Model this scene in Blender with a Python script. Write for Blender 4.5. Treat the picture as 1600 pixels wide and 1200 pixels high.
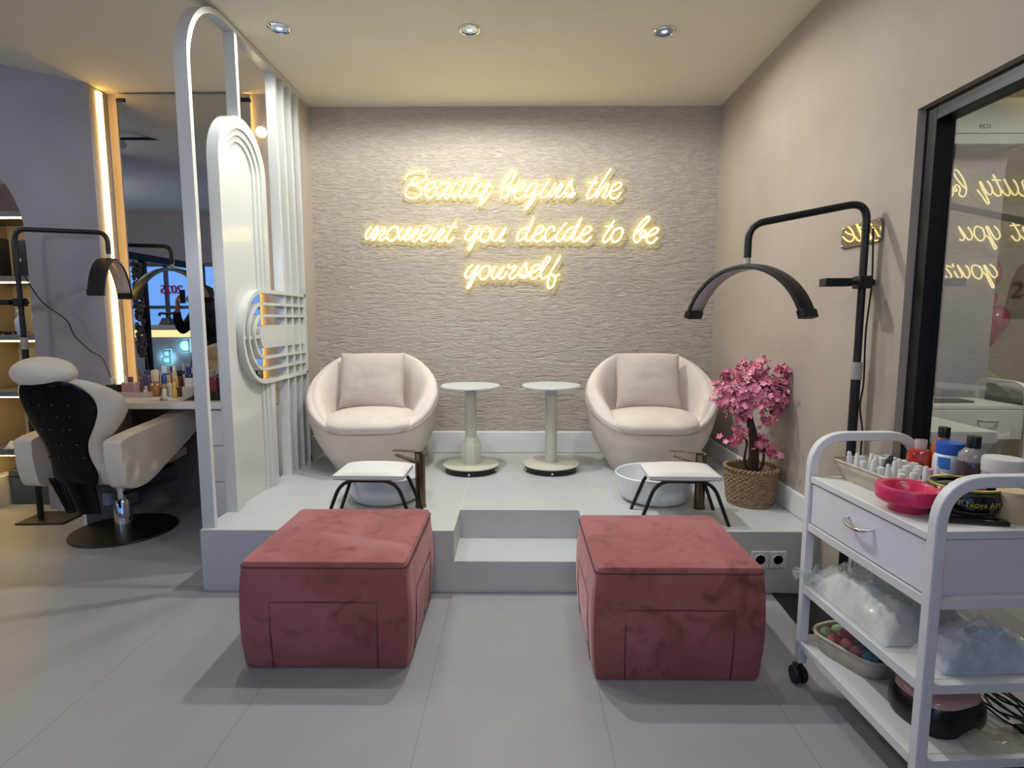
import bpy, bmesh, math, random
from mathutils import Vector, Matrix, noise as mnoise
random.seed(7)
PI = math.pi
for o in list(bpy.data.objects): bpy.data.objects.remove(o)
SC = bpy.context.scene
COL = SC.collection

# ------------------------------------------------------------------ camera
FPX = 890.0
pitch, yaw = math.atan(100 / FPX), math.atan(8 / FPX)
cam_data = bpy.data.cameras.new('camera'); cam = bpy.data.objects.new('camera', cam_data)
COL.objects.link(cam); cam.location = (0, 0, 1.3); cam.rotation_euler = (PI / 2 - pitch, 0, yaw)
cam_data.sensor_width = 36; cam_data.lens = FPX / 1600 * 36; cam_data.clip_start = 0.02
SC.camera = cam

# ------------------------------------------------------------------ world, lights, exposure
vs = SC.view_settings
vs.view_transform = 'Standard'; vs.look = 'None'; vs.gamma = 1; vs.use_curve_mapping = False
vs.exposure = 0.2
w = bpy.data.worlds.new('daylight'); SC.world = w; w.use_nodes = True
bg = w.node_tree.nodes['Background']; bg.inputs[0].default_value = (.36, .55, .95, 1); bg.inputs[1].default_value = 1.1

def spot(name, loc, power, col, size=PI * .8, blend=.6, rad=.03, target=None):
    l = bpy.data.lights.new(name, 'SPOT'); l.energy = power; l.color = col; l.spot_size = size; l.spot_blend = blend; l.shadow_soft_size = rad
    o = bpy.data.objects.new(name, l); COL.objects.link(o); o.location = loc
    if target: o.rotation_euler = (Vector(target) - Vector(loc)).to_track_quat('-Z', 'Y').to_euler()
    return o
def area(name, loc, power, col, sx, sy, target):
    l = bpy.data.lights.new(name, 'AREA'); l.energy = power; l.color = col; l.shape = 'RECTANGLE'; l.size = sx; l.size_y = sy
    o = bpy.data.objects.new(name, l); COL.objects.link(o); o.location = loc
    o.rotation_euler = (Vector(target) - Vector(loc)).to_track_quat('-Z', 'Y').to_euler()
    return o
COOL = (.90, .96, 1.0)
SPOTS = [(-1.23, 3.12), (-.248, 3.145), (.768, 3.17)]
for (x, y), e in zip(SPOTS, (20, 78, 10)): spot('downlight_lamp', (x, y, 2.77), e, (.95, .98, .93), size=3.1, blend=.25)
for x, e in ((-1.10, 27), (-.25, 38), (.62, 21)): spot('downlight_lamp', (x, 2.62, 2.77), e, COOL, size=2.0, blend=.6, target=(x, 2.75, 0))
for x, e in ((-.1, 4), (.6, 8)): spot('downlight_lamp', (x, 1.1, 2.77), e, COOL, size=2.3, blend=.8, rad=.06)
# unseen lights added out of view, without fixtures
spot('fill_spot', (-.5, -.9, 2.55), 85, (1, .97, .94), size=1.15, blend=.7, rad=.22, target=(-.1, 3.9, 1.2))  # added frontal fill for the armchair and ottoman fronts
area('unseen_area_lamp', (.6, -.9, 2.55), 8, (1, .97, .94), 1.2, .5, (.3, 4, 1.6))  # added soft fill from behind the camera
spot('fill_spot', (-3.0, -.9, 2.0), 80, (.98, .97, .99), size=1.0, blend=.7, rad=.25, target=(-2.75, 3.5, 1.45))  # added fill that lifts the left bay and the salon chair
area('unseen_area_lamp', (-4.6, 2.2, 2.6), 8, (1, .97, .95), .6, .6, (-3.0, 3.4, .9))  # added fill for the left room
area('unseen_area_lamp', (-5.8, 1.2, 2.7), 22, (.95, .97, 1), .6, .6, (-4.6, -1.3, 2.2))  # added fill that brightens the front wall reflected in the mirror
area('unseen_area_lamp', (3.2, 2.6, 2.74), 36, (1, .97, .88), 1.0, 1.0, (3.2, 2.6, 0))  # unseen lamp put in to light the room beyond the glass

# ------------------------------------------------------------------ helpers
def lin(h, a=1):
    h = h.lstrip('#'); v = [int(h[i:i + 2], 16) / 255 for i in (0, 2, 4)]
    return tuple(c / 12.92 if c <= .04045 else ((c + .055) / 1.055) ** 2.4 for c in v) + (a,)
def M(name, hexcol, rough=.5, metal=0, spec=.5, emit=None, es=0, trans=0, alpha=1, coat=0, sheen=0, ior=1.45):
    m = bpy.data.materials.new(name); m.use_nodes = True
    b = m.node_tree.nodes['Principled BSDF']; c = lin(hexcol)
    b.inputs['Base Color'].default_value = c; b.inputs['Roughness'].default_value = rough; b.inputs['Metallic'].default_value = metal
    b.inputs['Specular IOR Level'].default_value = spec; b.inputs['IOR'].default_value = ior
    b.inputs['Transmission Weight'].default_value = trans; b.inputs['Alpha'].default_value = alpha; b.inputs['Coat Weight'].default_value = coat
    b.inputs['Sheen Weight'].default_value = sheen
    if emit: b.inputs['Emission Color'].default_value = lin(emit); b.inputs['Emission Strength'].default_value = es
    return m
def nodes(m): return m.node_tree.nodes, m.node_tree.links, m.node_tree.nodes['Principled BSDF']
def noise_col(m, c1, c2, scale=(3, 3, 3), lo=.35, hi=.65, detail=6, bump=0, bscale=None, dist=.01, rough=.6):
    n, l, b = nodes(m)
    tc = n.new('ShaderNodeTexCoord'); mp = n.new('ShaderNodeMapping'); mp.inputs['Scale'].default_value = scale
    nz = n.new('ShaderNodeTexNoise'); nz.inputs['Scale'].default_value = 1; nz.inputs['Detail'].default_value = detail; nz.inputs['Roughness'].default_value = rough
    cr = n.new('ShaderNodeValToRGB'); cr.color_ramp.elements[0].position = lo; cr.color_ramp.elements[1].position = hi
    cr.color_ramp.elements[0].color = lin(c1); cr.color_ramp.elements[1].color = lin(c2)
    l.new(tc.outputs['Object'], mp.inputs[0]); l.new(mp.outputs[0], nz.inputs[0]); l.new(nz.outputs[0], cr.inputs[0]); l.new(cr.outputs[0], b.inputs['Base Color'])
    if bump:
        mp2 = n.new('ShaderNodeMapping'); mp2.inputs['Scale'].default_value = bscale or scale
        n2 = n.new('ShaderNodeTexNoise'); n2.inputs['Scale'].default_value = 1; n2.inputs['Detail'].default_value = 5
        bp = n.new('ShaderNodeBump'); bp.inputs['Strength'].default_value = bump; bp.inputs['Distance'].default_value = dist
        l.new(tc.outputs['Object'], mp2.inputs[0]); l.new(mp2.outputs[0], n2.inputs[0]); l.new(n2.outputs[0], bp.inputs['Height']); l.new(bp.outputs[0], b.inputs['Normal'])
    return m
def EM(name, hexcol, s):
    m = bpy.data.materials.new(name); m.use_nodes = True; n = m.node_tree.nodes; n.clear()
    e = n.new('ShaderNodeEmission'); e.inputs[0].default_value = lin(hexcol); e.inputs[1].default_value = s
    o = n.new('ShaderNodeOutputMaterial'); m.node_tree.links.new(e.outputs[0], o.inputs[0]); return m

class MB:
    def __init__(s): s.v = []; s.f = []
    def add(s, vs, fs, mtx=None):
        b = len(s.v)
        s.v += [tuple(mtx @ Vector(p)) if mtx else tuple(p) for p in vs]
        s.f += [[i + b for i in f] for f in fs]; return s
    def box(s, x0, x1, y0, y1, z0, z1, mtx=None):
        vs = [(x, y, z) for z in (z0, z1) for y in (y0, y1) for x in (x0, x1)]
        return s.add(vs, [(0, 2, 3, 1), (4, 5, 7, 6), (0, 1, 5, 4), (2, 6, 7, 3), (0, 4, 6, 2), (1, 3, 7, 5)], mtx)
    def frustum(s, a, b, z0, z1, mtx=None):      # a, b = (x0,x1,y0,y1) bottom and top
        vs = [(x, y, z0) for y in a[2:] for x in a[:2]] + [(x, y, z1) for y in b[2:] for x in b[:2]]
        return s.add(vs, [(0, 2, 3, 1), (4, 5, 7, 6), (0, 1, 5, 4), (2, 6, 7, 3), (0, 4, 6, 2), (1, 3, 7, 5)], mtx)
    def lathe(s, prof, n=32, c=(0, 0, 0), sx=1, sy=1, mtx=None, fn=None):
        vs, fs = [], []
        for j, (r, z) in enumerate(prof):
            for i in range(n):
                a = 2 * PI * i / n; rr = r * (fn(a, j) if fn else 1)
                vs.append((c[0] + rr * sx * math.cos(a), c[1] + rr * sy * math.sin(a), c[2] + z))
        for j in range(len(prof) - 1):
            for i in range(n):
                k = (i + 1) % n; fs.append((j * n + i, j * n + k, (j + 1) * n + k, (j + 1) * n + i))
        if prof[0][0] > 1e-6: fs.append(tuple(range(n))[::-1])
        if prof[-1][0] > 1e-6: fs.append(tuple(range((len(prof) - 1) * n, len(prof) * n)))
        return s.add(vs, fs, mtx)
    def tube(s, path, r, n=10, closed=False, cap=True, rect=None, up=(0, 0, 1), mtx=None):
        P = [Vector(p) for p in path]; m = len(P); vs, fs = [], []
        rs = r if isinstance(r, (list, tuple)) else [r] * m
        T = []
        for i in range(m):
            a = P[(i - 1) % m] if (closed or i) else P[0]; b = P[(i + 1) % m] if (closed or i < m - 1) else P[-1]
            T.append((b - a).normalized() if (b - a).length > 1e-9 else Vector((0, 0, 1)))
        if rect:
            for i in range(m):
                u = Vector(up); sd = T[i].cross(u)
                sd = sd.normalized() if sd.length > 1e-6 else Vector((1, 0, 0)); nn = sd.cross(T[i]).normalized()
                w2, h2 = rect[0] / 2, rect[1] / 2
                for a, b in ((-1, -1), (1, -1), (1, 1), (-1, 1)): vs.append(P[i] + sd * w2 * a + nn * h2 * b)
            k = 4
        else:
            k = n; nrm = T[0].orthogonal().normalized()
            for i in range(m):
                nrm = (nrm - T[i] * nrm.dot(T[i])); nrm = nrm.normalized() if nrm.length > 1e-6 else T[i].orthogonal().normalized(); bn = T[i].cross(nrm)
                for j in range(n):
                    a = 2 * PI * j / n; vs.append(P[i] + (nrm * math.cos(a) + bn * math.sin(a)) * rs[i])
        for i in range(m if closed else m - 1):
            q = (i + 1) % m
            for j in range(k): fs.append((i * k + j, i * k + (j + 1) % k, q * k + (j + 1) % k, q * k + j))
        if cap and not closed: fs.append(tuple(range(k))[::-1]); fs.append(tuple(range((m - 1) * k, m * k)))
        return s.add([tuple(v) for v in vs], fs, mtx)
    def ball(s, c, r, n=16, m=10, mtx=None):
        r = r if isinstance(r, (list, tuple)) else (r, r, r)
        vs, fs = [], []
        for j in range(m + 1):
            t = PI * j / m
            for i in range(n):
                a = 2 * PI * i / n; vs.append((c[0] + r[0] * math.sin(t) * math.cos(a), c[1] + r[1] * math.sin(t) * math.sin(a), c[2] - r[2] * math.cos(t)))
        for j in range(m):
            for i in range(n): fs.append((j * n + i, j * n + (i + 1) % n, (j + 1) * n + (i + 1) % n, (j + 1) * n + i))
        return s.add(vs, fs, mtx)
    def grid(s, fn, nu, nv, closed_u=False, mtx=None):
        vs = [fn(i / nu, j / nv) for j in range(nv + 1) for i in range(nu if closed_u else nu + 1)]
        k = nu if closed_u else nu + 1; fs = []
        for j in range(nv):
            for i in range(nu): q = (i + 1) % k; fs.append((j * k + i, j * k + q, (j + 1) * k + q, (j + 1) * k + i))
        return s.add(vs, fs, mtx)
    def me(s, mesh, mtx=None): return s.add([v.co.copy() for v in mesh.vertices], [list(p.vertices) for p in mesh.polygons], mtx)
    def build(s, name, mat=None, parent=None, smooth=True, bevel=0, seg=2, solid=0, sub=0, angle=40, loc=None):
        me = bpy.data.meshes.new(name); me.from_pydata(s.v, [], s.f); bm = bmesh.new(); bm.from_mesh(me)
        bmesh.ops.remove_doubles(bm, verts=bm.verts, dist=1e-5)
        bmesh.ops.recalc_face_normals(bm, faces=bm.faces); bm.to_mesh(me); bm.free()
        if smooth:
            for p in me.polygons: p.use_smooth = True
            me.set_sharp_from_angle(angle=math.radians(angle))
        o = bpy.data.objects.new(name, me); COL.objects.link(o)
        if mat: me.materials.append(mat)
        if parent: o.parent = parent
        if loc: o.location = loc
        if solid: md = o.modifiers.new('solid', 'SOLIDIFY'); md.thickness = solid; md.offset = 0
        if bevel: md = o.modifiers.new('bevel', 'BEVEL'); md.width = bevel; md.segments = seg; md.limit_method = 'ANGLE'; md.angle_limit = math.radians(35)
        if sub: md = o.modifiers.new('sub', 'SUBSURF'); md.levels = sub; md.render_levels = sub
        return o
def cr(pts, k=6, closed=False):                   # Catmull-Rom through points
    P = [Vector(p) for p in pts]; n = len(P); out = []
    for i in range(n if closed else n - 1):
        g = lambda j: P[j % n] if closed else P[max(0, min(n - 1, j))]
        a, b, c, d = g(i - 1), g(i), g(i + 1), g(i + 2)
        for t in range(k):
            t /= k; out.append(.5 * ((2 * b) + (c - a) * t + (2 * a - 5 * b + 4 * c - d) * t * t + (3 * b - a - 3 * c + d) * t ** 3))
    if not closed: out.append(P[-1])
    return out
def fillet(pts, r, k=6):                          # polyline with rounded corners
    P = [Vector(p) for p in pts]; out = [P[0]]
    for i in range(1, len(P) - 1):
        a = (P[i - 1] - P[i]); b = (P[i + 1] - P[i]); q = min(r, a.length * .49, b.length * .49)
        s, e = P[i] + a.normalized() * q, P[i] + b.normalized() * q
        for t in range(k + 1): t /= k; out.append(s * (1 - t) ** 2 + P[i] * 2 * t * (1 - t) + e * t * t)
    return out + [P[-1]]
def plate_mesh(loops, th):                        # filled outline with holes, extruded; lies in XY, centred on Z
    c = bpy.data.curves.new('tmp', 'CURVE'); c.dimensions = '2D'; c.fill_mode = 'BOTH'; c.extrude = th / 2
    for lp in loops:
        sp = c.splines.new('POLY'); sp.points.add(len(lp) - 1); sp.use_cyclic_u = True
        for p, q in zip(sp.points, lp): p.co = (q[0], q[1], 0, 1)
    return curve_mesh(c)
def text_mesh(txt, size, th):
    c = bpy.data.curves.new('tmp', 'FONT'); c.body = txt; c.size = size; c.extrude = th / 2; c.align_x = 'CENTER'; c.align_y = 'CENTER'
    return curve_mesh(c)
def curve_mesh(c):
    o = bpy.data.objects.new('tmp', c); COL.objects.link(o); dg = bpy.context.evaluated_depsgraph_get(); dg.update()
    me = bpy.data.meshes.new_from_object(o.evaluated_get(dg)); bpy.data.objects.remove(o); bpy.data.curves.remove(c); return me
def frame(ox, ux, uy, uz=None):                   # matrix taking local x,y,z to world axes ux, uy, uz at ox
    ux, uy = Vector(ux), Vector(uy); uz = Vector(uz) if uz else ux.cross(uy)
    return Matrix(((ux.x, uy.x, uz.x, ox[0]), (ux.y, uy.y, uz.y, ox[1]), (ux.z, uy.z, uz.z, ox[2]), (0, 0, 0, 1)))
def thing(name, label, cat, loc=(0, 0, 0), rz=0, group=None):
    o = bpy.data.objects.new(name, None); COL.objects.link(o); o.location = loc; o.rotation_euler = (0, 0, rz); o.empty_display_size = .05
    return tag(o, label, cat, group)
def tag(o, label, cat, group=None, kind=None):
    o['label'] = label; o['category'] = cat
    if group: o['group'] = group
    if kind: o['kind'] = kind
    return o
def struct(o, label=None):
    o['kind'] = 'structure'
    if label: o['label'] = label
    return o
def dup(root, loc, rz=0, label=None):
    r = root.copy(); COL.objects.link(r); r.location = loc; r.rotation_euler = (0, 0, rz)
    if label: r['label'] = label
    for ch in root.children:
        c = ch.copy(); COL.objects.link(c); c.parent = r
        for g in ch.children: d = g.copy(); COL.objects.link(d); d.parent = c
    return r
def sst(a, b, x): t = max(0, min(1, (x - a) / (b - a))); return t * t * (3 - 2 * t)

# ------------------------------------------------------------------ materials
paint = noise_col(M('wall_paint', 'b5a79c', .75), 'b1a398', 'bcaea3', (2, 2, 2))
paint_dimmed = noise_col(M('wall_paint_dimmed', 'a4978b', .75), 'a09387', 'a99c90', (2, 2, 2))  # same wall paint, darkened in colour to offset strong light on this wall
paint_grey = noise_col(M('grey_paint', '8f8a90', .8), '8b868c', '948f95', (2, 2, 2))
ceil_m = noise_col(M('ceiling_paint', 'e2dccb', .85), 'dfd9c8', 'e5dfce', (1, 1, 1))
white_p = M('white_paint', 'd6d3d2', .45)
lacq = M('white_lacquer', 'c3c3bf', .22, coat=.3)
plaster = noise_col(M('bark_plaster', 'b2a79c', .85), 'a69b91', 'b5aa9f', (14, 14, 70), .3, .7, 8)
def plaster_bump():
    n, l, b = nodes(plaster)
    tc = n.new('ShaderNodeTexCoord'); h = []
    for sc, dt in (((26, 26, 110), 3), ((9, 9, 44), 3)):
        mp = n.new('ShaderNodeMapping'); mp.inputs['Scale'].default_value = sc
        nz = n.new('ShaderNodeTexNoise'); nz.inputs['Scale'].default_value = 1; nz.inputs['Detail'].default_value = dt; nz.inputs['Distortion'].default_value = .5
        r = n.new('ShaderNodeMapRange'); r.inputs['From Min'].default_value = .36; r.inputs['From Max'].default_value = .52
        l.new(tc.outputs['Object'], mp.inputs[0]); l.new(mp.outputs[0], nz.inputs[0]); l.new(nz.outputs[0], r.inputs[0]); h.append(r)
    ad = n.new('ShaderNodeMath'); ad.operation = 'ADD'; l.new(h[0].outputs[0], ad.inputs[0]); l.new(h[1].outputs[0], ad.inputs[1])
    bp = n.new('ShaderNodeBump'); bp.inputs['Strength'].default_value = .7; bp.inputs['Distance'].default_value = .006
    l.new(ad.outputs[0], bp.inputs['Height']); l.new(bp.outputs[0], b.inputs['Normal'])
plaster_bump()
def tile_mat(name, c1, c2, joint, ox, oy, tw, tl):
    m = M(name, c1, .42); n, l, b = nodes(m)
    noise_col(m, c1, c2, (1.6, 1.1, 1.6), .3, .7, 8)
    base = b.inputs['Base Color'].links[0].from_socket
    tc = n.new('ShaderNodeTexCoord'); sp = n.new('ShaderNodeSeparateXYZ'); l.new(tc.outputs['Object'], sp.inputs[0])
    prev = None
    for ax, off, per in (('X', ox, tw), ('Y', oy, tl)):
        a = n.new('ShaderNodeMath'); a.operation = 'SUBTRACT'; a.inputs[1].default_value = off; l.new(sp.outputs[ax], a.inputs[0])
        p = n.new('ShaderNodeMath'); p.operation = 'PINGPONG'; p.inputs[1].default_value = per / 2; l.new(a.outputs[0], p.inputs[0])
        g = n.new('ShaderNodeMath'); g.operation = 'LESS_THAN'; g.inputs[1].default_value = .0016; l.new(p.outputs[0], g.inputs[0])
        if prev: q = n.new('ShaderNodeMath'); q.operation = 'MAXIMUM'; l.new(prev.outputs[0], q.inputs[0]); l.new(g.outputs[0], q.inputs[1]); prev = q
        else: prev = g
    mx = n.new('ShaderNodeMix'); mx.data_type = 'RGBA'; l.new(prev.outputs[0], mx.inputs[0]); l.new(base, mx.inputs[6]); mx.inputs[7].default_value = lin(joint)
    l.new(mx.outputs[2], b.inputs['Base Color']); return m
floor_m = tile_mat('floor_tile', '8e8b8d', '9c999b', '7c797a', -.31, 1.45, .6, 2.4)
plat_m = tile_mat('platform_tile', 'aeb0b0', 'bec0bd', 'c8c9c5', -.30, 1.7, 1.2, 6)
black_metal = M('black_metal', '121112', .45, 0)
black_pl = M('black_plastic', '0f0f10', .4)
chrome = M('chrome', 'd8d8d8', .08, 1)
bronze = M('bronze_metal', '6b5f52', .25, 1)
mirror_m = M('mirror_silver', 'c9ccd0', .01, 1)
led_warm = EM('led_warm', 'ffcc66', 7)
led_shelf = EM('led_shelf', 'ffd878', 26)
glass_m = bpy.data.materials.new('clear_glass'); glass_m.use_nodes = True
def mk_glass():
    n = glass_m.node_tree.nodes; l = glass_m.node_tree.links; n.clear()
    t = n.new('ShaderNodeBsdfTransparent'); t.inputs[0].default_value = (.80, .82, .78, 1); g = n.new('ShaderNodeBsdfGlossy'); g.inputs['Roughness'].default_value = 0
    g.inputs['Color'].default_value = (1, 1, 1, 1)
    mx = n.new('ShaderNodeMixShader'); mx.inputs[0].default_value = .14; o = n.new('ShaderNodeOutputMaterial')
    l.new(t.outputs[0], mx.inputs[1]); l.new(g.outputs[0], mx.inputs[2]); l.new(mx.outputs[0], o.inputs[0])
mk_glass()
def clear_film(name, a, tint, rough=.12):
    m = bpy.data.materials.new(name); m.use_nodes = True; n = m.node_tree.nodes; l = m.node_tree.links; b = n['Principled BSDF']
    b.inputs['Base Color'].default_value = lin(tint); b.inputs['Roughness'].default_value = rough; b.inputs['Alpha'].default_value = a; b.inputs['Coat Weight'].default_value = 1
    return m

# ------------------------------------------------------------------ structure
YB, XR, CZ, PZ, PX, PY = 4.216, 1.435, 2.80, .306, -1.51, 2.605
def s_box(name, b, mat, label=None, bevel=0): return struct(MB().box(*b).build(name, mat, smooth=False, bevel=bevel), label)
s_box('floor', (-7.2, 5.2, -1.6, 5.4, -.1, 0), floor_m)
def ceiling():
    m = MB(); y0, y1 = -1.6, 5.4
    prof = [(5.2, CZ), (-2.3, CZ), (-2.735, CZ), (-3.45, 2.953), (-4.6, 2.97), (-7.2, 2.97)]
    vs = []
    for x, z in prof: vs += [(x, y0, z), (x, y1, z), (x, y0, z + .1), (x, y1, z + .1)]
    fs = []
    for i in range(len(prof) - 1):
        a = i * 4; b = a + 4; fs += [(a, a + 1, b + 1, b), (a + 2, b + 2, b + 3, a + 3), (a, b, b + 2, a + 2), (a + 1, a + 3, b + 3, b + 1)]
    fs += [(0, 2, 3, 1), (20, 21, 23, 22)]
    struct(m.add(vs, fs).build('ceiling', ceil_m, smooth=True, angle=30))
ceiling()
s_box('wall_back', (-1.48, XR, YB, YB + .12, 0, CZ), plaster)
struct(MB().box(XR, XR + .14, 2.15, YB + .12, 0, CZ).box(XR, XR + .14, -1.6, 2.15, 2.05, CZ).box(XR, XR + .14, -1.6, .2, 0, 2.05).build('wall_right', paint_dimmed, smooth=False))
s_box('wall_vanity', (-2.9, -1.48, 3.98, YB + .12, 0, CZ), paint)
# wall with the arched niche
def arch(cx, zc, r, z0, k=24, a0=0, a1=PI): return [(cx + r, z0)] + [(cx + r * math.cos(a0 + (a1 - a0) * i / k), zc + r * math.sin(a0 + (a1 - a0) * i / k)) for i in range(k + 1)] + [(cx - r, z0)]
NX, NZ, NR = -3.835, 1.85, .6
outer = [(-2.745, 0), (-2.745, 2.802), (-3.45, 2.953), (-4.6, 2.97), (-7.0, 2.97), (-7.0, 0), (-5.2, 0)]
nich = [(NX + NR, -.01)] + arch(NX, NZ, NR, 0)[1:-1] + [(NX - NR, -.01)]
poly = [(-2.745, 0), (-2.745, 2.802), (-3.45, 2.953), (-4.6, 2.97), (-7.0, 2.97), (-7.0, 0), (NX - NR, 0)] + arch(NX, NZ, NR, 0)[1:-1][::-1] + [(NX + NR, 0)]
shelf_wall = MB().me(plate_mesh([poly], .05), frame((0, 3.825, 0), (1, 0, 0), (0, 0, 1)))
shelf_wall.box(-2.9, -2.745, 3.85, 3.98, 0, 2.8)
struct(shelf_wall.build('wall_left', paint_grey, smooth=False))
niche_m = M('niche_lining', 'a89a82', .6)
nb = MB().box(-4.6, -2.95, 4.2, 4.24, 0, 2.6).box(-4.6, NX - NR - .0, 3.85, 4.2, 0, 2.6).box(NX + NR, -2.95, 3.85, 4.2, 0, 2.6).box(NX - NR, NX + NR, 3.85, 4.2, 2.46, 2.5)
struct(nb.build('wall_niche', niche_m, smooth=False))
# front wall with daylight windows (behind the camera), far left wall
fw = plate_mesh([[(-7.2, 0), (1.6, 0), (1.6, 3.0), (-7.2, 3.0)], [(-6.5, .5), (-3.1, .5), (-3.1, 2.2), (-6.5, 2.2)], [(-2.4, .5), (.6, .5), (.6, 2.2), (-2.4, 2.2)]], .12)
struct(MB().me(fw, frame((0, -1.36, 0), (1, 0, 0), (0, 0, 1))).build('wall_front', paint_grey, smooth=False))
s_box('wall_far_left', (-7.2, -7.05, -1.6, 4, 0, 3), paint_grey)
frost = M('daylight_panes', '7fb2ff', .4, emit='6fa8f5', es=1.0)
for i, (x0, x1, nm) in enumerate(((-6.5, -3.1, 3), (-2.4, .6, 2))):
    w_ = thing('window_%d' % (i + 1), 'daylit window with grey glazing bars', 'window', (x0, -1.36, .5)); w_['kind'] = 'structure'; del w_['category']; del w_['label']
    L = x1 - x0; m = MB().box(0, L, -.03, .03, 0, .05).box(0, L, -.03, .03, 1.65, 1.7).box(0, L, -.025, .025, .98, 1.03)
    for k in range(nm + 2): x = .025 + (L - .05) * k / (nm + 1); m.box(x - .03, x + .03, -.03, .03, 0, 1.7)
    m.build('window_frame', M('window_grey', '4c5560', .5), w_, smooth=False)
    MB().box(.02, L - .02, -.012, -.004, .02, 1.68).build('window_pane', frost, w_, smooth=False)
# room beyond the glass
s_box('wall_beyond', (1.575, 3.37, 4.1, 4.2, 0, CZ), paint_grey)
s_box('wall_beyond_back', (3.2, 5.2, 5.2, 5.3, 0, CZ), M('beige_paint', 'b3ab98', .7))
s_box('wall_beyond_right', (5.05, 5.2, -1.6, 5.4, 0, CZ), M('beige_paint', 'b3ab98', .7))
s_box('wall_beyond_front', (1.575, 5.2, -1.6, -1.5, 0, CZ), paint_grey)
# platform with the step cut into it
def platform():
    X0, X1, Y0, Y1 = PX, XR, PY, YB; SX0, SX1, SY = -.30, .325, 2.905
    m = MB().box(X0, SX0, Y0, Y1, 0, PZ).box(SX1, X1, Y0, Y1, 0, PZ).box(SX0, SX1, SY, Y1, 0, PZ).box(SX0, SX1, Y0, SY, 0, .155)
    o = m.build('platform', plat_m, smooth=False); struct(o, 'grey tiled two-step platform under the armchairs')
platform()
s_box('trim_1', (PX, XR, PY - .011, PY - .001, 0, .008), M('grey_trim', '8b8790', .5))
bb = lambda name, b: struct(MB().box(*b).build(name, white_p, bevel=.008, seg=2, smooth=False))
bb('baseboard_back', (-1.48, XR, YB - .018, YB, PZ, PZ + .165))
bb('baseboard_right', (XR - .018, XR, PY, YB - .018, PZ, PZ + .125))
bb('baseboard_right_low', (XR - .018, XR, 2.15, PY, 0, .1))
bb('baseboard_left', (-1.48, -1.462, 3.985, YB - .018, PZ, PZ + .165))

# ------------------------------------------------------------------ glass door in the right wall
d = thing('door_1', 'x', 'x', (XR, 2.15, 0)); d['kind'] = 'structure'; del d['category']; del d['label']
dm = MB().box(.03, .10, -.055, 0, 0, 2.05).box(.03, .10, -1.95, -1.9, 0, 2.05).box(.03, .10, -1.9, -.055, 1.995, 2.05).box(.03, .10, -1.9, -.055, 0, .07)
dm.build('door_frame', black_metal, d, bevel=.003, smooth=False)
MB().add([(.068, -.05, .05), (.054, -1.92, .05), (.054, -1.92, 2.01), (.068, -.05, 2.01)], [(0, 1, 2, 3)]).build('door_pane', glass_m, d, smooth=False)

# ------------------------------------------------------------------ recessed downlights
blue_glass = M('lamp_reflector', '8fa0b8', .12, 1)
for i, ((x, y), lb) in enumerate(zip(SPOTS, ('leftmost of the three recessed chrome downlights in the ceiling', 'middle one of the three recessed chrome downlights in the ceiling', 'rightmost of the three recessed chrome downlights in the ceiling'))):
    t = thing('downlight', lb, 'ceiling light', (x, y, CZ), group='ceiling downlights')
    MB().lathe([(.045, -.001), (.045, -.006), (.052, -.008), (.058, -.004), (.058, -.0005), (.045, -.001)], 28).build('trim_ring', chrome, t)
    MB().lathe([(.044, -.003), (.034, -.0015), (.02, -.001)], 28).build('reflector', blue_glass, t)
    MB().ball((0, 0, -.002), (.018, .018, .006), 12, 6).build('bulb', M('bulb', 'c8d8f0', .2, emit='dce8ff', es=.7), t)

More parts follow.
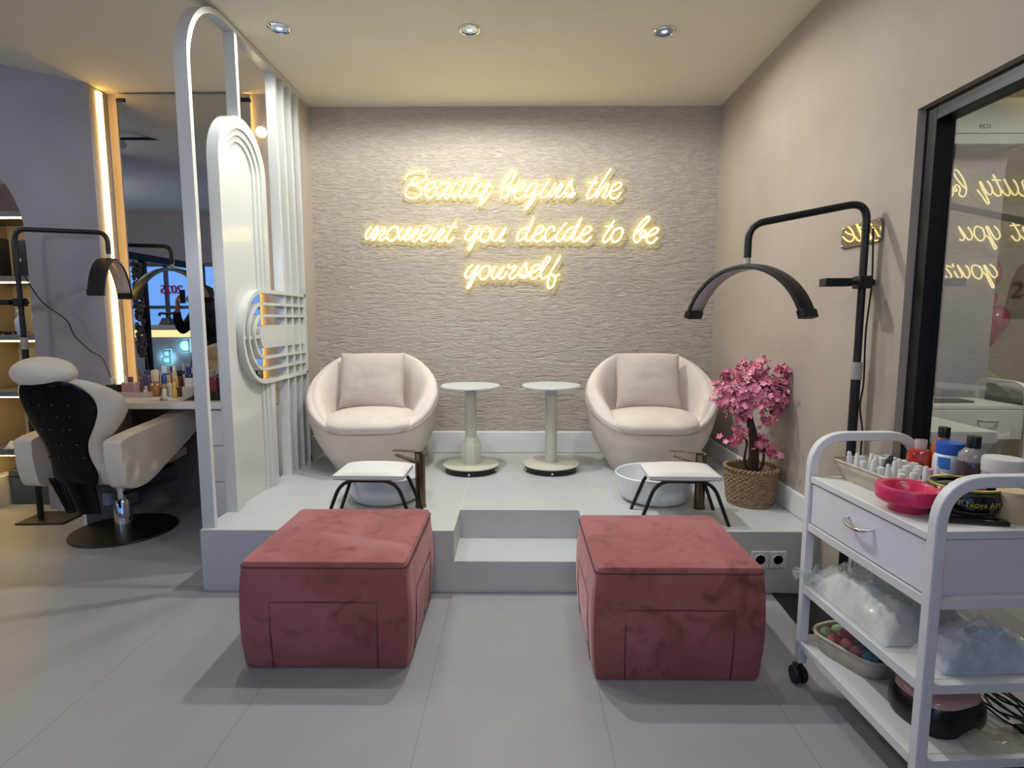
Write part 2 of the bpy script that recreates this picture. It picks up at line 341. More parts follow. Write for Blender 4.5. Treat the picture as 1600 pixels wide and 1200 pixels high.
# ------------------------------------------------------------------ neon sign
NEON = {
 'Beauty': [[(-0.798,2.288),(-0.78,2.321),(-0.74,2.34),(-0.694,2.349),(-0.663,2.345),(-0.645,2.32),(-0.652,2.292),(-0.682,2.272),(-0.728,2.265),(-0.751,2.254),(-0.71,2.243),(-0.683,2.221),(-0.686,2.192),(-0.711,2.17),(-0.753,2.163),(-0.787,2.174),(-0.798,2.203),(-0.781,2.232),(-0.755,2.268),(-0.718,2.309)],[(-0.64,2.208),(-0.605,2.227),(-0.584,2.254),(-0.6,2.272),(-0.632,2.261),(-0.653,2.227),(-0.654,2.188),(-0.633,2.165),(-0.606,2.174),(-0.576,2.201)],[(-0.486,2.256),(-0.504,2.271),(-0.54,2.256),(-0.568,2.225),(-0.576,2.192),(-0.558,2.167),(-0.532,2.187),(-0.5,2.232),(-0.485,2.26),(-0.502,2.223),(-0.516,2.187),(-0.51,2.163),(-0.487,2.172),(-0.466,2.196)],[(-0.426,2.274),(-0.449,2.245),(-0.466,2.209),(-0.459,2.174),(-0.436,2.174),(-0.404,2.214),(-0.362,2.28),(-0.39,2.231),(-0.411,2.192),(-0.404,2.165),(-0.377,2.178),(-0.353,2.205)],[(-0.284,2.311),(-0.316,2.258),(-0.344,2.209),(-0.351,2.174),(-0.335,2.163),(-0.312,2.174),(-0.289,2.2)],[(-0.341,2.269),(-0.28,2.273)],[(-0.248,2.267),(-0.275,2.236),(-0.289,2.205),(-0.285,2.176),(-0.262,2.178),(-0.23,2.218),(-0.207,2.255),(-0.198,2.258),(-0.221,2.213),(-0.253,2.16),(-0.274,2.12),(-0.267,2.111),(-0.249,2.129),(-0.221,2.165),(-0.184,2.207)]],
 'begins': [[(-0.098,2.219),(-0.05,2.268),(-0.014,2.32),(-0.017,2.343),(-0.044,2.332),(-0.086,2.274),(-0.109,2.216),(-0.107,2.175),(-0.086,2.16),(-0.063,2.178),(-0.067,2.213),(-0.044,2.24),(-0.029,2.228),(-0.047,2.199),(-0.017,2.204),(0.028,2.222),(0.055,2.251),(0.04,2.265),(0.007,2.254),(-0.02,2.21),(-0.017,2.169),(0.007,2.157),(0.04,2.175),(0.058,2.193)],[(0.142,2.262),(0.106,2.256),(0.07,2.222),(0.055,2.187),(0.076,2.172),(0.106,2.192),(0.145,2.249),(0.118,2.187),(0.085,2.134),(0.058,2.093),(0.072,2.09),(0.106,2.134),(0.142,2.184),(0.172,2.216)],[(0.231,2.294),(0.211,2.259),(0.175,2.21),(0.169,2.178),(0.187,2.163),(0.22,2.186),(0.241,2.215)],[(0.27,2.262),(0.241,2.215),(0.229,2.184),(0.244,2.172),(0.277,2.215),(0.306,2.253),(0.318,2.255),(0.31,2.227),(0.279,2.183),(0.286,2.166),(0.313,2.178),(0.357,2.238),(0.387,2.284),(0.381,2.25),(0.397,2.215),(0.382,2.186),(0.355,2.186),(0.333,2.203)],[(0.333,2.203),(0.352,2.175),(0.379,2.168),(0.412,2.197)]],
 'the': [[(0.563,2.308),(0.537,2.256),(0.502,2.198),(0.496,2.166),(0.511,2.157),(0.544,2.18),(0.564,2.206)],[(0.501,2.267),(0.566,2.267)],[(0.66,2.359),(0.619,2.296),(0.576,2.226),(0.556,2.177),(0.568,2.174),(0.6,2.221),(0.635,2.26),(0.645,2.249),(0.624,2.203),(0.608,2.177),(0.622,2.162),(0.663,2.203),(0.711,2.22),(0.737,2.249),(0.722,2.267),(0.686,2.252),(0.66,2.209),(0.664,2.168),(0.685,2.156),(0.712,2.168),(0.735,2.197)]],
 'moment': [[(-1.048,1.962),(-1.072,1.938),(-1.089,1.901),(-1.083,1.879),(-1.064,1.888),(-1.035,1.929),(-1.006,1.962),(-0.995,1.958),(-1.012,1.924),(-1.041,1.89),(-1.039,1.872),(-1.022,1.883),(-0.989,1.924),(-0.96,1.953),(-0.947,1.949),(-0.961,1.919),(-0.987,1.888),(-0.986,1.87),(-0.965,1.872),(-0.932,1.901)],[(-0.877,1.964),(-0.914,1.946),(-0.934,1.91),(-0.93,1.879),(-0.907,1.865),(-0.874,1.883),(-0.855,1.919),(-0.858,1.953),(-0.877,1.964)],[(-0.817,1.953),(-0.841,1.928),(-0.851,1.901),(-0.846,1.879),(-0.83,1.874),(-0.804,1.91),(-0.776,1.951),(-0.763,1.954),(-0.774,1.926),(-0.8,1.892),(-0.805,1.869),(-0.79,1.869),(-0.758,1.906),(-0.73,1.942),(-0.713,1.947),(-0.718,1.928),(-0.748,1.89),(-0.752,1.865),(-0.731,1.863),(-0.698,1.896),(-0.656,1.91),(-0.621,1.941),(-0.63,1.964),(-0.66,1.957),(-0.691,1.915),(-0.694,1.878),(-0.671,1.86),(-0.643,1.869),(-0.612,1.896)],[(-0.584,1.953),(-0.607,1.923),(-0.615,1.892),(-0.606,1.872),(-0.59,1.878),(-0.564,1.919),(-0.535,1.949),(-0.523,1.946),(-0.536,1.919),(-0.566,1.883),(-0.564,1.862),(-0.544,1.864),(-0.511,1.896)],[(-0.438,2.002),(-0.466,1.959),(-0.499,1.91),(-0.511,1.878),(-0.5,1.858),(-0.481,1.86),(-0.451,1.892)],[(-0.501,1.964),(-0.434,1.961)]],
 'you': [[(-0.325,1.958),(-0.352,1.934),(-0.372,1.893),(-0.362,1.869),(-0.34,1.872),(-0.31,1.911),(-0.282,1.951),(-0.27,1.951),(-0.295,1.905),(-0.332,1.842),(-0.354,1.81),(-0.342,1.801),(-0.316,1.845),(-0.292,1.881),(-0.264,1.899)],[(-0.213,1.955),(-0.246,1.94),(-0.264,1.899),(-0.259,1.866),(-0.234,1.857),(-0.204,1.881),(-0.189,1.916),(-0.195,1.949),(-0.213,1.955)],[(-0.143,1.952),(-0.167,1.922),(-0.18,1.89),(-0.171,1.866),(-0.149,1.869),(-0.116,1.91),(-0.08,1.955),(-0.101,1.916),(-0.124,1.881),(-0.117,1.86),(-0.093,1.866)]],
 'decide': [[(0.079,1.951),(0.041,1.949),(0.011,1.916),(-0.001,1.881),(0.014,1.863),(0.041,1.881),(0.077,1.934),(0.122,2.025),(0.089,1.957),(0.061,1.892),(0.069,1.863),(0.093,1.872),(0.117,1.901),(0.162,1.919),(0.189,1.945),(0.18,1.963),(0.15,1.954),(0.12,1.91),(0.12,1.872),(0.144,1.858),(0.174,1.872),(0.198,1.898)],[(0.259,1.931),(0.264,1.957),(0.24,1.96),(0.21,1.934),(0.198,1.892),(0.205,1.866),(0.226,1.86),(0.259,1.88),(0.283,1.904)],[(0.322,1.954),(0.289,1.916),(0.277,1.886),(0.286,1.863),(0.311,1.868),(0.343,1.904)],[(0.352,1.989),(0.328,1.968)],[(0.415,1.954),(0.379,1.951),(0.349,1.922),(0.335,1.886),(0.347,1.865),(0.374,1.88),(0.415,1.945),(0.46,2.022),(0.427,1.951),(0.399,1.892),(0.404,1.862),(0.425,1.868),(0.452,1.898),(0.5,1.915),(0.53,1.945),(0.518,1.963),(0.488,1.954),(0.455,1.91),(0.453,1.871),(0.477,1.856),(0.507,1.868),(0.531,1.892)]],
 'to': [[(0.692,2.005),(0.663,1.96),(0.632,1.911),(0.613,1.874),(0.621,1.855),(0.643,1.861),(0.677,1.892)],[(0.627,1.963),(0.684,1.962)],[(0.733,1.953),(0.705,1.942),(0.678,1.908),(0.679,1.867),(0.7,1.855),(0.731,1.874),(0.752,1.914),(0.752,1.943),(0.733,1.953)]],
 'be': [[(0.847,1.911),(0.893,1.96),(0.939,2.012),(0.936,2.031),(0.917,2.024),(0.868,1.969),(0.836,1.907),(0.839,1.867),(0.855,1.853),(0.88,1.873),(0.88,1.91),(0.903,1.935),(0.918,1.923),(0.895,1.887),(0.93,1.895),(0.98,1.91),(1.007,1.941),(0.994,1.954),(0.969,1.947),(0.932,1.91),(0.924,1.87),(0.947,1.847),(0.975,1.855),(1.003,1.886)]],
 'yourself': [[(-0.32,1.694),(-0.355,1.665),(-0.377,1.626),(-0.365,1.602),(-0.341,1.612),(-0.311,1.651),(-0.286,1.684),(-0.28,1.679),(-0.301,1.641),(-0.336,1.583),(-0.361,1.539),(-0.351,1.531),(-0.326,1.573),(-0.301,1.617),(-0.271,1.641)],[(-0.219,1.687),(-0.251,1.675),(-0.271,1.641),(-0.266,1.602),(-0.247,1.592),(-0.217,1.612),(-0.197,1.651),(-0.199,1.679),(-0.219,1.687)],[(-0.15,1.687),(-0.175,1.66),(-0.185,1.626),(-0.177,1.6),(-0.159,1.602),(-0.128,1.646),(-0.093,1.687),(-0.113,1.655),(-0.133,1.617),(-0.126,1.597),(-0.103,1.604),(-0.074,1.646)],[(-0.056,1.697),(-0.066,1.682),(-0.054,1.675),(-0.019,1.684),(-0.01,1.674),(-0.034,1.646),(-0.056,1.617),(-0.049,1.595),(-0.024,1.602),(0.008,1.638),(0.04,1.68),(0.067,1.709),(0.062,1.684),(0.072,1.65),(0.06,1.621),(0.035,1.62),(0.008,1.634)],[(0.008,1.634),(0.03,1.607),(0.06,1.607),(0.094,1.633),(0.138,1.655),(0.163,1.679),(0.153,1.696),(0.123,1.687),(0.096,1.65),(0.092,1.616),(0.114,1.595),(0.143,1.607),(0.173,1.641),(0.207,1.694),(0.236,1.733),(0.231,1.75),(0.209,1.74),(0.18,1.689),(0.168,1.641),(0.173,1.607),(0.19,1.597),(0.22,1.619)],[(0.31,1.759),(0.276,1.699),(0.242,1.641),(0.223,1.587),(0.223,1.538),(0.238,1.529),(0.262,1.553),(0.276,1.597),(0.268,1.616),(0.242,1.624)],[(0.242,1.624),(0.279,1.615),(0.304,1.631)]],
}

neon_m = EM('neon_tube', 'ffeea4', 4.6)
acr = bpy.data.materials.new('halo_acrylic'); acr.use_nodes = True
def mk_acr():
    n = acr.node_tree.nodes; l = acr.node_tree.links; n.clear()
    t = n.new('ShaderNodeBsdfTransparent'); t.inputs[0].default_value = (.97, .97, .93, 1); g = n.new('ShaderNodeBsdfPrincipled'); g.inputs['Base Color'].default_value = (.9, .8, .4, 1); g.inputs['Roughness'].default_value = .3  # yellow share puts the halo of the tubes into the acrylic colour
    mx = n.new('ShaderNodeMixShader'); mx.inputs[0].default_value = .07; o = n.new('ShaderNodeOutputMaterial')
    l.new(t.outputs[0], mx.inputs[1]); l.new(g.outputs[0], mx.inputs[2]); l.new(mx.outputs[0], o.inputs[0])
mk_acr()
NCX, NCZ = -.03, 1.95
sign = thing('neon_sign', 'yellow-white neon script sign glowing on the textured back wall', 'neon sign', (NCX, YB, NCZ))
yt = -.044
for wd, strokes in NEON.items():
    m = MB(); allp = []
    for s in strokes:
        pts = cr([(x - NCX, yt, z - NCZ) for x, z in s], 6) if len(s) > 2 else [Vector((x - NCX, yt, z - NCZ)) for x, z in s]
        # densify two point strokes
        if len(s) == 2: pts = [pts[0].lerp(pts[1], t / 6) for t in range(7)]
        cl = (Vector(s[0]) - Vector(s[-1])).length < .002
        if cl: pts = cr([(x - NCX, yt, z - NCZ) for x, z in s[:-1]], 6, True)
        m.tube(pts, .0052, 8, closed=cl); allp += [(p.x, p.z) for p in pts]
    m.build(wd.lower() + '_tube', neon_m, sign)
    # clear backing cut to the contour of the word
    R, g = .034, .006
    x0 = min(p[0] for p in allp) - R; z0 = min(p[1] for p in allp) - R
    cells = set(); k = int(R / g) + 1
    for px, pz in allp:
        ci, cj = int((px - x0) / g), int((pz - z0) / g)
        for i in range(ci - k, ci + k + 1):
            for j in range(cj - k, cj + k + 1):
                if (i, j) not in cells and (x0 + (i + .5) * g - px) ** 2 + (z0 + (j + .5) * g - pz) ** 2 < R * R: cells.add((i, j))
    vid, vs, fs = {}, [], []
    def vv(i, j):
        if (i, j) not in vid: vid[(i, j)] = len(vs); vs.append((x0 + i * g, -.030, z0 + j * g))
        return vid[(i, j)]
    for i, j in cells: fs.append((vv(i, j), vv(i + 1, j), vv(i + 1, j + 1), vv(i, j + 1)))
    MB().add(vs, fs).build('backing_panel', acr, sign, smooth=False, solid=.004)
MB().tube([(.30, -.006, .26 + .12), (.36, -.006, .25), (.40, -.006, .17)], .002, 6).build('power_cord', M('clear_cord', '8d8373', .4), sign)

# ------------------------------------------------------------------ openwork divider
dv = thing('divider_screen', 'tall white openwork divider with arched panel between platform and vanity', 'divider', (-1.481, 0, 0))
YZ = frame((0, 0, 0), (0, 1, 0), (0, 0, 1))
W2 = .03
def arc_pts(cy, cz, r, a0, a1, k=16): return [(cy + r * math.cos(a0 + (a1 - a0) * i / k), cz + r * math.sin(a0 + (a1 - a0) * i / k)) for i in range(k + 1)]
t_ = .026
def rail(pts, th=t_, w=.06): return MB().tube([(0, y, z) for y, z in pts], 0, rect=(w, th), up=(0, 0, 1))
# outer frame: front post, quarter round, top rail
def frame_outline():
    R = .36; y0, z1 = 2.63, CZ - .005; zb = .0
    o = [(y0, zb)] + [(y0 + R - R * math.cos(a * PI / 2 / 14), z1 - R + R * math.sin(a * PI / 2 / 14)) for a in range(15)] + [(3.985, z1)]
    i = [(3.985, z1 - t_)] + [(y0 + R - (R - t_) * math.cos(a * PI / 2 / 14), z1 - R + (R - t_) * math.sin(a * PI / 2 / 14)) for a in range(14, -1, -1)] + [(y0 + t_, zb)]
    return o + i
# front post stands on the platform edge
fo = [(y, PZ if z < .01 else z) for y, z in frame_outline()]
MB().me(plate_mesh([fo], .06), YZ).build('outer_frame', lacq, dv, smooth=True, angle=30)
for y in (3.10,): MB().box(-W2, W2, y - .013, y + .013, 2.33, CZ - .03).build('bar', lacq, dv, bevel=.002)
for y in (3.585, 3.70, 3.815, 3.932): MB().box(-W2, W2, y - .013, y + .013, PZ, CZ - .03).build('bar', lacq, dv, bevel=.002)
DC, DZ, DR = 3.265, 1.205, .27
pa = [(2.86, PZ)] + arc_pts(3.1235, 2.09, .2635, PI, 0, 28) + [(3.387, DZ + DR)] + [(DC - DR * math.sin(a), DZ + DR * math.cos(a)) for a in [PI * i / 24 for i in range(25)]] + [(3.387, DZ - DR), (3.387, PZ)]
MB().me(plate_mesh([pa], .028), frame((-.016, 0, 0), (0, 1, 0), (0, 0, 1))).build('arched_panel', lacq, dv, smooth=True, angle=30)
SY0, SZ0 = 3.1235, 2.09
for k, (r1, r0, th) in enumerate(((.2635, .205, .030), (.205, .172, .020), (.172, .14, .010))):
    ring_ = [(SY0 - r1, PZ)] + arc_pts(SY0, SZ0, r1, PI, 0, 28) + [(SY0 + r1, DZ + DR), (SY0 + r0, DZ + DR)] + arc_pts(SY0, SZ0, r0, 0, PI, 28) + [(SY0 - r0, PZ)]
    fx = frame((-.002 + th / 2, 0, 0), (0, 1, 0), (0, 0, 1))
    MB().me(plate_mesh([ring_], th), fx).build('arch_moulding', lacq, dv, smooth=True, angle=30)
    MB().me(plate_mesh([[(SY0 + r0, PZ), (SY0 + r1, PZ), (SY0 + r1, DZ - DR), (SY0 + r0, DZ - DR)]], th), fx).build('panel_moulding', lacq, dv, smooth=False)
# D-shaped insert with concentric rails
def dloop(r, th, ye, x=0, w=.07):
    o = [(ye, DZ - r)] + [(DC - r * math.sin(a), DZ - r * math.cos(a)) for a in [PI * i / 28 for i in range(29)]] + [(ye, DZ + r)]
    r2 = r - th; i = [(ye, DZ + r2)] + [(DC - r2 * math.sin(a), DZ + r2 * math.cos(a)) for a in [PI * i / 28 for i in range(29)]] + [(ye, DZ - r2)]
    return MB().me(plate_mesh([o + i], w), frame((x, 0, 0), (0, 1, 0), (0, 0, 1)))
ins = dloop(DR, .022, 3.905, .006, .066); ins.box(-.027, .039, 3.885, 3.907, DZ - DR, DZ + DR)
ins.build('oval_rim', lacq, dv, smooth=True, angle=30)
dloop(.195, .016, 3.886).build('oval_rail', lacq, dv, smooth=True, angle=30)
dloop(.128, .016, 3.886).build('oval_rail', lacq, dv, smooth=True, angle=30)
pill = [(3.886, DZ - .066)] + [(DC + .03 - .066 * math.sin(a), DZ - .066 * math.cos(a)) for a in [PI * i / 20 for i in range(21)]] + [(3.886, DZ + .066)]
MB().me(plate_mesh([pill], .05), YZ).box(-.02, .02, DC - DR + .01, DC - .02, DZ - .009, DZ + .009).build('centre_plate', lacq, dv, smooth=True, angle=30)

# ------------------------------------------------------------------ vanity: mirror, leds, desk, drawers
vm = thing('wall_mirror', 'tall frameless vanity mirror hung on black clips left of the divider', 'mirror', (-2.235, 3.945, 1.8))
MB().box(-.425, .462, -.006, .006, -.98, .985).build('mirror_glass', mirror_m, vm, smooth=False)
MB().box(-.42, .425, .006, .03, -.97, .975).build('backing_board', black_pl, vm, smooth=False)
for x in (-.395, .435): MB().box(x - .03, x + .03, -.012, .012, .935, .96).build('clip', black_pl, vm, bevel=.002)
led_l = MB().box(-2.752, -2.724, 3.866, 3.90, .82, 2.78).build('led_strip', led_warm); tag(led_l, 'warm vertical LED strip lighting the recess left of the tall mirror', 'led strip', 'vanity LED strips')
led_r = MB().box(-1.802, -1.79, 3.962, 3.979, .82, 2.78).build('led_strip', led_warm); tag(led_r, 'warm vertical LED strip glowing behind the right edge of the tall mirror', 'led strip', 'vanity LED strips')
gl = thing('wall_lamp', 'small round glowing globe on the pale wall right of tall mirror', 'wall lamp', (-1.70, 3.93, 2.54))
MB().ball((0, 0, 0), .035, 16, 10).build('globe', EM('globe_glow', 'fff1c0', 2.5), gl); MB().tube([(0, .035, -.01), (0, .05, -.03)], .012).build('bracket', white_p, gl)
DZT = .80
cabm = M('vanity_white', 'dad4ce', .4)
dk = thing('vanity_desk', 'white vanity worktop under the tall mirror', 'desk', (-2.15, 3.7, 0))
MB().box(-.595, .6, -.29, .273, DZT - .04, DZT).build('worktop', cabm, dk, bevel=.004)
MB().box(-.595, -.57, -.24, .27, 0, DZT - .04).build('side_panel', cabm, dk, bevel=.003)
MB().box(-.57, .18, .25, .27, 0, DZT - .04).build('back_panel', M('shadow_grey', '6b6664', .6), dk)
cb = thing('drawer_cabinet', 'white three-drawer pedestal under the right end of the vanity', 'cabinet', (-1.77, 3.7, 0))
MB().box(-.2, .215, -.22, .245, .05, DZT - .045).build('body', cabm, cb, bevel=.003)
for z0, z1 in ((.055, .285), (.295, .515), (.525, .745)): MB().box(-.198, .213, -.24, -.222, z0, z1).build('drawer', cabm, cb, bevel=.004)
for x in (-.17, .19):
    for y in (-.19, .21): MB().lathe([(.015, 0), (.02, .05)], 12, (x, y, 0)).build('foot', black_pl, cb)
so = thing('wall_socket', 'vertical triple white socket plate on pale wall behind the divider', 'socket', (-1.60, 3.979, .93))
MB().box(-.042, .042, -.01, 0, -.125, .125).build('plate', white_p, so, bevel=.003)
for z in (.078, 0): MB().box(-.028, .028, -.013, -.009, z - .028, z + .028).build('switch', M('grey_switch', '8e8c8c', .4), so, bevel=.002)
MB().lathe([(.026, 0), (.024, .004), (.02, .001), (.004, .001), (.004, -.001)], 20, mtx=Matrix.Translation((0, -.009, -.078)) @ Matrix.Rotation(PI / 2, 4, 'X')).build('outlet', white_p, so)
cd = MB().tube(cr([(-1.62, 3.95, .86), (-1.57, 3.9, .81), (-1.51, 3.93, .74), (-1.50, 3.93, .60), (-1.47, 3.95, .42), (-1.44, 3.9, PZ + .006)], 8), .004, 8).build('hanging_cord', black_pl); tag(cd, 'black cord hanging from the vanity down behind the left armchair', 'cord')

# cosmetics on the vanity: every bottle a thing of its own
def glassy(name, c, a=.75): return M(name, c, .12, alpha=1, coat=.5)
BOT = 0
def bottle(x, y, shape, w, h, col, capc, caph, label, capw=.5, dpt=None, z=DZT, cat='bottle', name='perfume_bottle', group='cosmetics on the vanity', metal=False, rz=0):
    t = thing(name, label, cat, (x, y, z), rz, group)
    dpt = dpt or w * .7; mt = M('tinted_glass', col, .15, coat=.6); m = MB()
    if shape == 'box': m.box(-w / 2, w / 2, -dpt / 2, dpt / 2, 0, h); m.build('body', mt, t, bevel=.004)
    elif shape == 'cyl': m.lathe([(w * .47, 0), (w / 2, .004), (w / 2, h * .85), (w * .42, h * .95), (w * .2, h)], 20).build('body', mt, t)
    elif shape == 'round': m.lathe([(w * .3, 0), (w * .45, h * .15), (w / 2, h * .45), (w * .42, h * .75), (w * .18, h)], 20).build('body', mt, t)
    cm = M('cap_finish', capc, .3, .6 if metal else 0)
    if shape == 'box': MB().box(-w * capw / 2, w * capw / 2, -dpt * capw / 2, dpt * capw / 2, h, h + caph).build('cap', cm, t, bevel=.003)
    else: MB().lathe([(w * capw / 2, h), (w * capw / 2, h + caph * .9), (w * capw * .4, h + caph)], 16).build('cap', cm, t)
    return t
tray = thing('cosmetics_tray', 'clear acrylic tray under the perfume boxes at left end of the vanity', 'tray', (-2.54, 3.72, DZT), 0)
MB().box(-.16, .16, -.09, .09, 0, .004).build('base', clear_film('acrylic', .4, 'd8cfc8'), tray)
MB().tube([(-.16, -.09, .02), (.16, -.09, .02), (.16, .09, .02), (-.16, .09, .02)], 0, closed=True, rect=(.003, .035)).build('rim', clear_film('acrylic', .45, 'd8c8c0'), tray)
zt = DZT + .005
BL = [
 (-2.655, 3.70, 'box', .075, .075, '1c2926', 'c9bfae', .045, 'squat dark green perfume box on the left end of the tray', .35, zt),
 (-2.54, 3.70, 'box', .088, .09, 'b58a94', '6b4a3c', .035, 'pink boxed perfume with rosy cap block on the clear tray', .3, zt),
 (-2.64, 3.79, 'cyl', .022, .09, 'd0c7b4', 'e6e2da', .03, 'slim pale tube standing behind the dark green perfume box', .7, zt),
 (-2.60, 3.79, 'cyl', .03, .08, '4a342b', '2b1e18', .02, 'short brown bottle behind the gap beside the green box', .8, zt),
 (-2.545, 3.795, 'cyl', .026, .12, '8a6a52', '5b3d2e', .05, 'thin brown lipstick shaped bottle behind the pink box', .5, zt),
 (-2.49, 3.795, 'box', .05, .13, '5c5172', '4b3f66', .03, 'violet bottle standing behind the right of pink box', .6, zt),
]
for a in BL: bottle(a[0], a[1], a[2], a[3], a[4], a[5], a[6], a[7], a[8], a[9], z=a[10])
BL2 = [
 (-2.40, 3.84, 'cyl', .055, .14, '24508c', 'b9c3cf', .05, 'tall blue bottle with pale crown cap behind the amber jar', .6),
 (-2.345, 3.86, 'cyl', .035, .15, 'cdb69c', 'e0d0b8', .04, 'cream figure shaped bottle next to the tall blue bottle', .6),
 (-2.375, 3.70, 'round', .075, .10, '9a6a35', 'c8b39b', .075, 'round amber perfume bottle with tiered clear stopper', .6),
 (-2.435, 3.69, 'cyl', .03, .05, 'cfc6bc', 'b9a9a0', .02, 'little clear vial in front of the blue bottle', .7),
 (-2.30, 3.84, 'box', .035, .12, '51302a', '1f1512', .04, 'dark brown narrow bottle in the back row', .6),
 (-2.24, 3.85, 'box', .04, .14, '1d2d68', '243a80', .045, 'tall navy bottle in back row below the lit letters', .7),
 (-2.255, 3.72, 'box', .03, .115, 'bb9558', 'd7bd7c', .02, 'slim gold bottle right of the amber perfume bottle', .8),
 (-2.205, 3.62, 'cyl', .028, .06, 'c79a3c', 'd9b35a', .045, 'little gold bottle at front edge of the cosmetics', .6),
 (-2.17, 3.76, 'box', .065, .085, '96702f', 'a98748', .02, 'brown gold flask behind the clear stacked bottle', .5),
 (-2.13, 3.66, 'box', .075, .07, 'a8a4a4', 'c7c2c0', .055, 'clear stepped square bottle at the front of the vanity', .6),
 (-2.165, 3.84, 'box', .035, .08, 'd9d7d2', 'e8e8e6', .02, 'tiny white bottle with square front label in back row', .7),
 (-2.02, 3.73, 'box', .08, .125, '7c2d49', '8e8877', .055, 'large plum red bottle with grey cap left of divider post', .45),
 (-1.955, 3.76, 'box', .05, .10, '1f4a4a', '14302f', .03, 'dark teal bottle half behind the divider front post', .6),
 (-2.22, 3.69, 'box', .045, .05, '5c1f1c', '6f2a25', .012, 'low dark red box beside the little gold bottle', .9),
 (-1.83, 3.75, 'cyl', .05, .10, '8c3030', 'c9c1ae', .06, 'red bottle with cream cap between the divider post and panel', .6),
 (-1.87, 3.83, 'cyl', .045, .12, '4b4438', '6b6250', .06, 'olive brown bottle behind the red one at divider gap', .5),
 (-1.80, 3.84, 'box', .04, .15, 'c7bda4', 'd8d0ba', .04, 'cream tall bottle seen just left of the arched panel', .7),
]
BL2 += [
 (-2.47, 3.87, 'cyl', .03, .10, 'd9b9c0', 'efe3e3', .04, 'pale pink tube with white cap in back row behind violet bottle', .6),
 (-2.43, 3.885, 'box', .03, .12, '2f2b33', '17161a', .03, 'black narrow bottle against the mirror beside the tall blue bottle', .7),
 (-2.33, 3.77, 'cyl', .034, .085, 'd8cbb9', 'c2a079', .05, 'cream bottle with tan cap right behind the amber bottle', .7),
 (-2.285, 3.88, 'round', .05, .08, 'c79a86', 'd9cdbf', .05, 'peach round bottle against the mirror behind the gold bottle', .5),
 (-2.31, 3.68, 'cyl', .026, .055, 'd8d2c8', 'a58a63', .03, 'little cream vial between the amber and gold bottles', .8),
 (-2.20, 3.88, 'cyl', .03, .09, '6b2a36', 'b59a5c', .04, 'wine red tube with gold cap in the back row', .7),
 (-2.11, 3.86, 'box', .05, .09, 'c98f9b', 'e2d5d3', .03, 'rose square bottle at the back behind the scissors', .5),
 (-2.07, 3.68, 'box', .04, .055, 'd2cbc7', 'b9b4b0', .02, 'small clear jar right of the stepped square bottle', .8),
 (-2.055, 3.87, 'cyl', .03, .13, '2b2530', '8a7f86', .04, 'dark slim bottle at the back above the plum bottle', .7),
 (-2.60, 3.875, 'cyl', .028, .10, 'bfa58f', '8f7259', .04, 'tan tube against mirror at the left end of back row', .7),
]
for a in BL2: bottle(a[0], a[1], a[2], a[3], a[4], a[5], a[6], a[7], a[8], a[9])
sc = thing('scissors', 'dark scissors with round handles standing among the perfumes', 'scissors', (-2.08, 3.77, DZT), 0, 'cosmetics on the vanity')
for s in (-.022, .022): MB().tube([(s + .024 * math.cos(a), 0, .155 + .027 * math.sin(a)) for a in [2 * PI * i / 20 for i in range(20)]], .005, 8, closed=True).build('handle_ring', M('dark_plum', '2a1f2c', .4), sc)
MB().box(-.006, .006, -.003, .003, 0, .135).build('blade', chrome, sc)
rg = MB().tube([(.018 * math.cos(a), .018 * math.sin(a), .004) for a in [2 * PI * i / 20 for i in range(20)]], .004, 8, closed=True).ball((0, -.018, .012), .009, 10, 8).build('earring', M('steel', 'a9a49c', .2, 1), loc=(-2.22, 3.52, DZT)); tag(rg, 'small metal ring lying alone on the vanity top', 'ring')
bg_ = MB().grid(lambda u, v: ((u - .5) * .26, (v - .5) * .16, .002 + .05 * math.sin(PI * u) * math.sin(PI * v) * (1 + .5 * mnoise.noise(Vector((u * 6, v * 5, 1))))), 24, 16).build('cloth_pouch', M('black_cloth', '141214', .7), loc=(-1.96, 3.58, DZT)); tag(bg_, 'crumpled black cloth pouch on the vanity by the divider post', 'pouch')
or_ = MB().ball((0, 0, .03), (.02, .02, .03), 14, 10).build('makeup_sponge', M('orange_foam', 'c2663c', .8), loc=(-1.66, 3.6, DZT)); tag(or_, 'small orange makeup sponge at the right end of the vanity', 'sponge')

# ------------------------------------------------------------------ shelves in the arched niche
shm = M('shelf_grey', '6d6a6e', .6)
for i, (z0, z1, lb) in enumerate(((1.975, 2.01, 'top grey shelf in the arched niche'), (1.553, 1.591, 'second grey shelf from top in the arched niche'), (1.163, 1.198, 'third grey shelf from top in the arched niche'), (.782, .817, 'fourth grey shelf from top in the arched niche'), (.374, .419, 'lowest grey shelf in the arched niche'))):
    wd = NR - .003
    s = thing('niche_shelf', lb, 'shelf', (NX, 3.98, z0), group='shelves of the arched niche')
    MB().box(-wd, wd, -.17, .215, 0, z1 - z0).build('board', shm, s, smooth=False)
    MB().box(-wd + .02, wd, -.155, -.14, -.008, 0).build('led_strip', led_shelf, s, smooth=False)
dvd = MB().box(-.012, .012, -.17, .215, 0, 1.97).build('shelf_upright', niche_m, loc=(-3.72, 3.98, 0), smooth=False); struct(dvd)
def simple(name, mb, mat, loc, label, cat, group=None, rz=0, **k):
    o = mb.build(name, mat, loc=loc, **k); o.rotation_euler = (0, 0, rz); return tag(o, label, cat, group)
simple('wooden_box', MB().box(-.2, .2, -.06, .06, 0, .19), noise_col(M('dark_wood', '4b2f25', .5), '3a231b', '5a3a2d', (20, 2, 2)), (-3.45, 3.95, 2.012), 'dark reddish wooden box on the top niche shelf', 'box', bevel=.004)
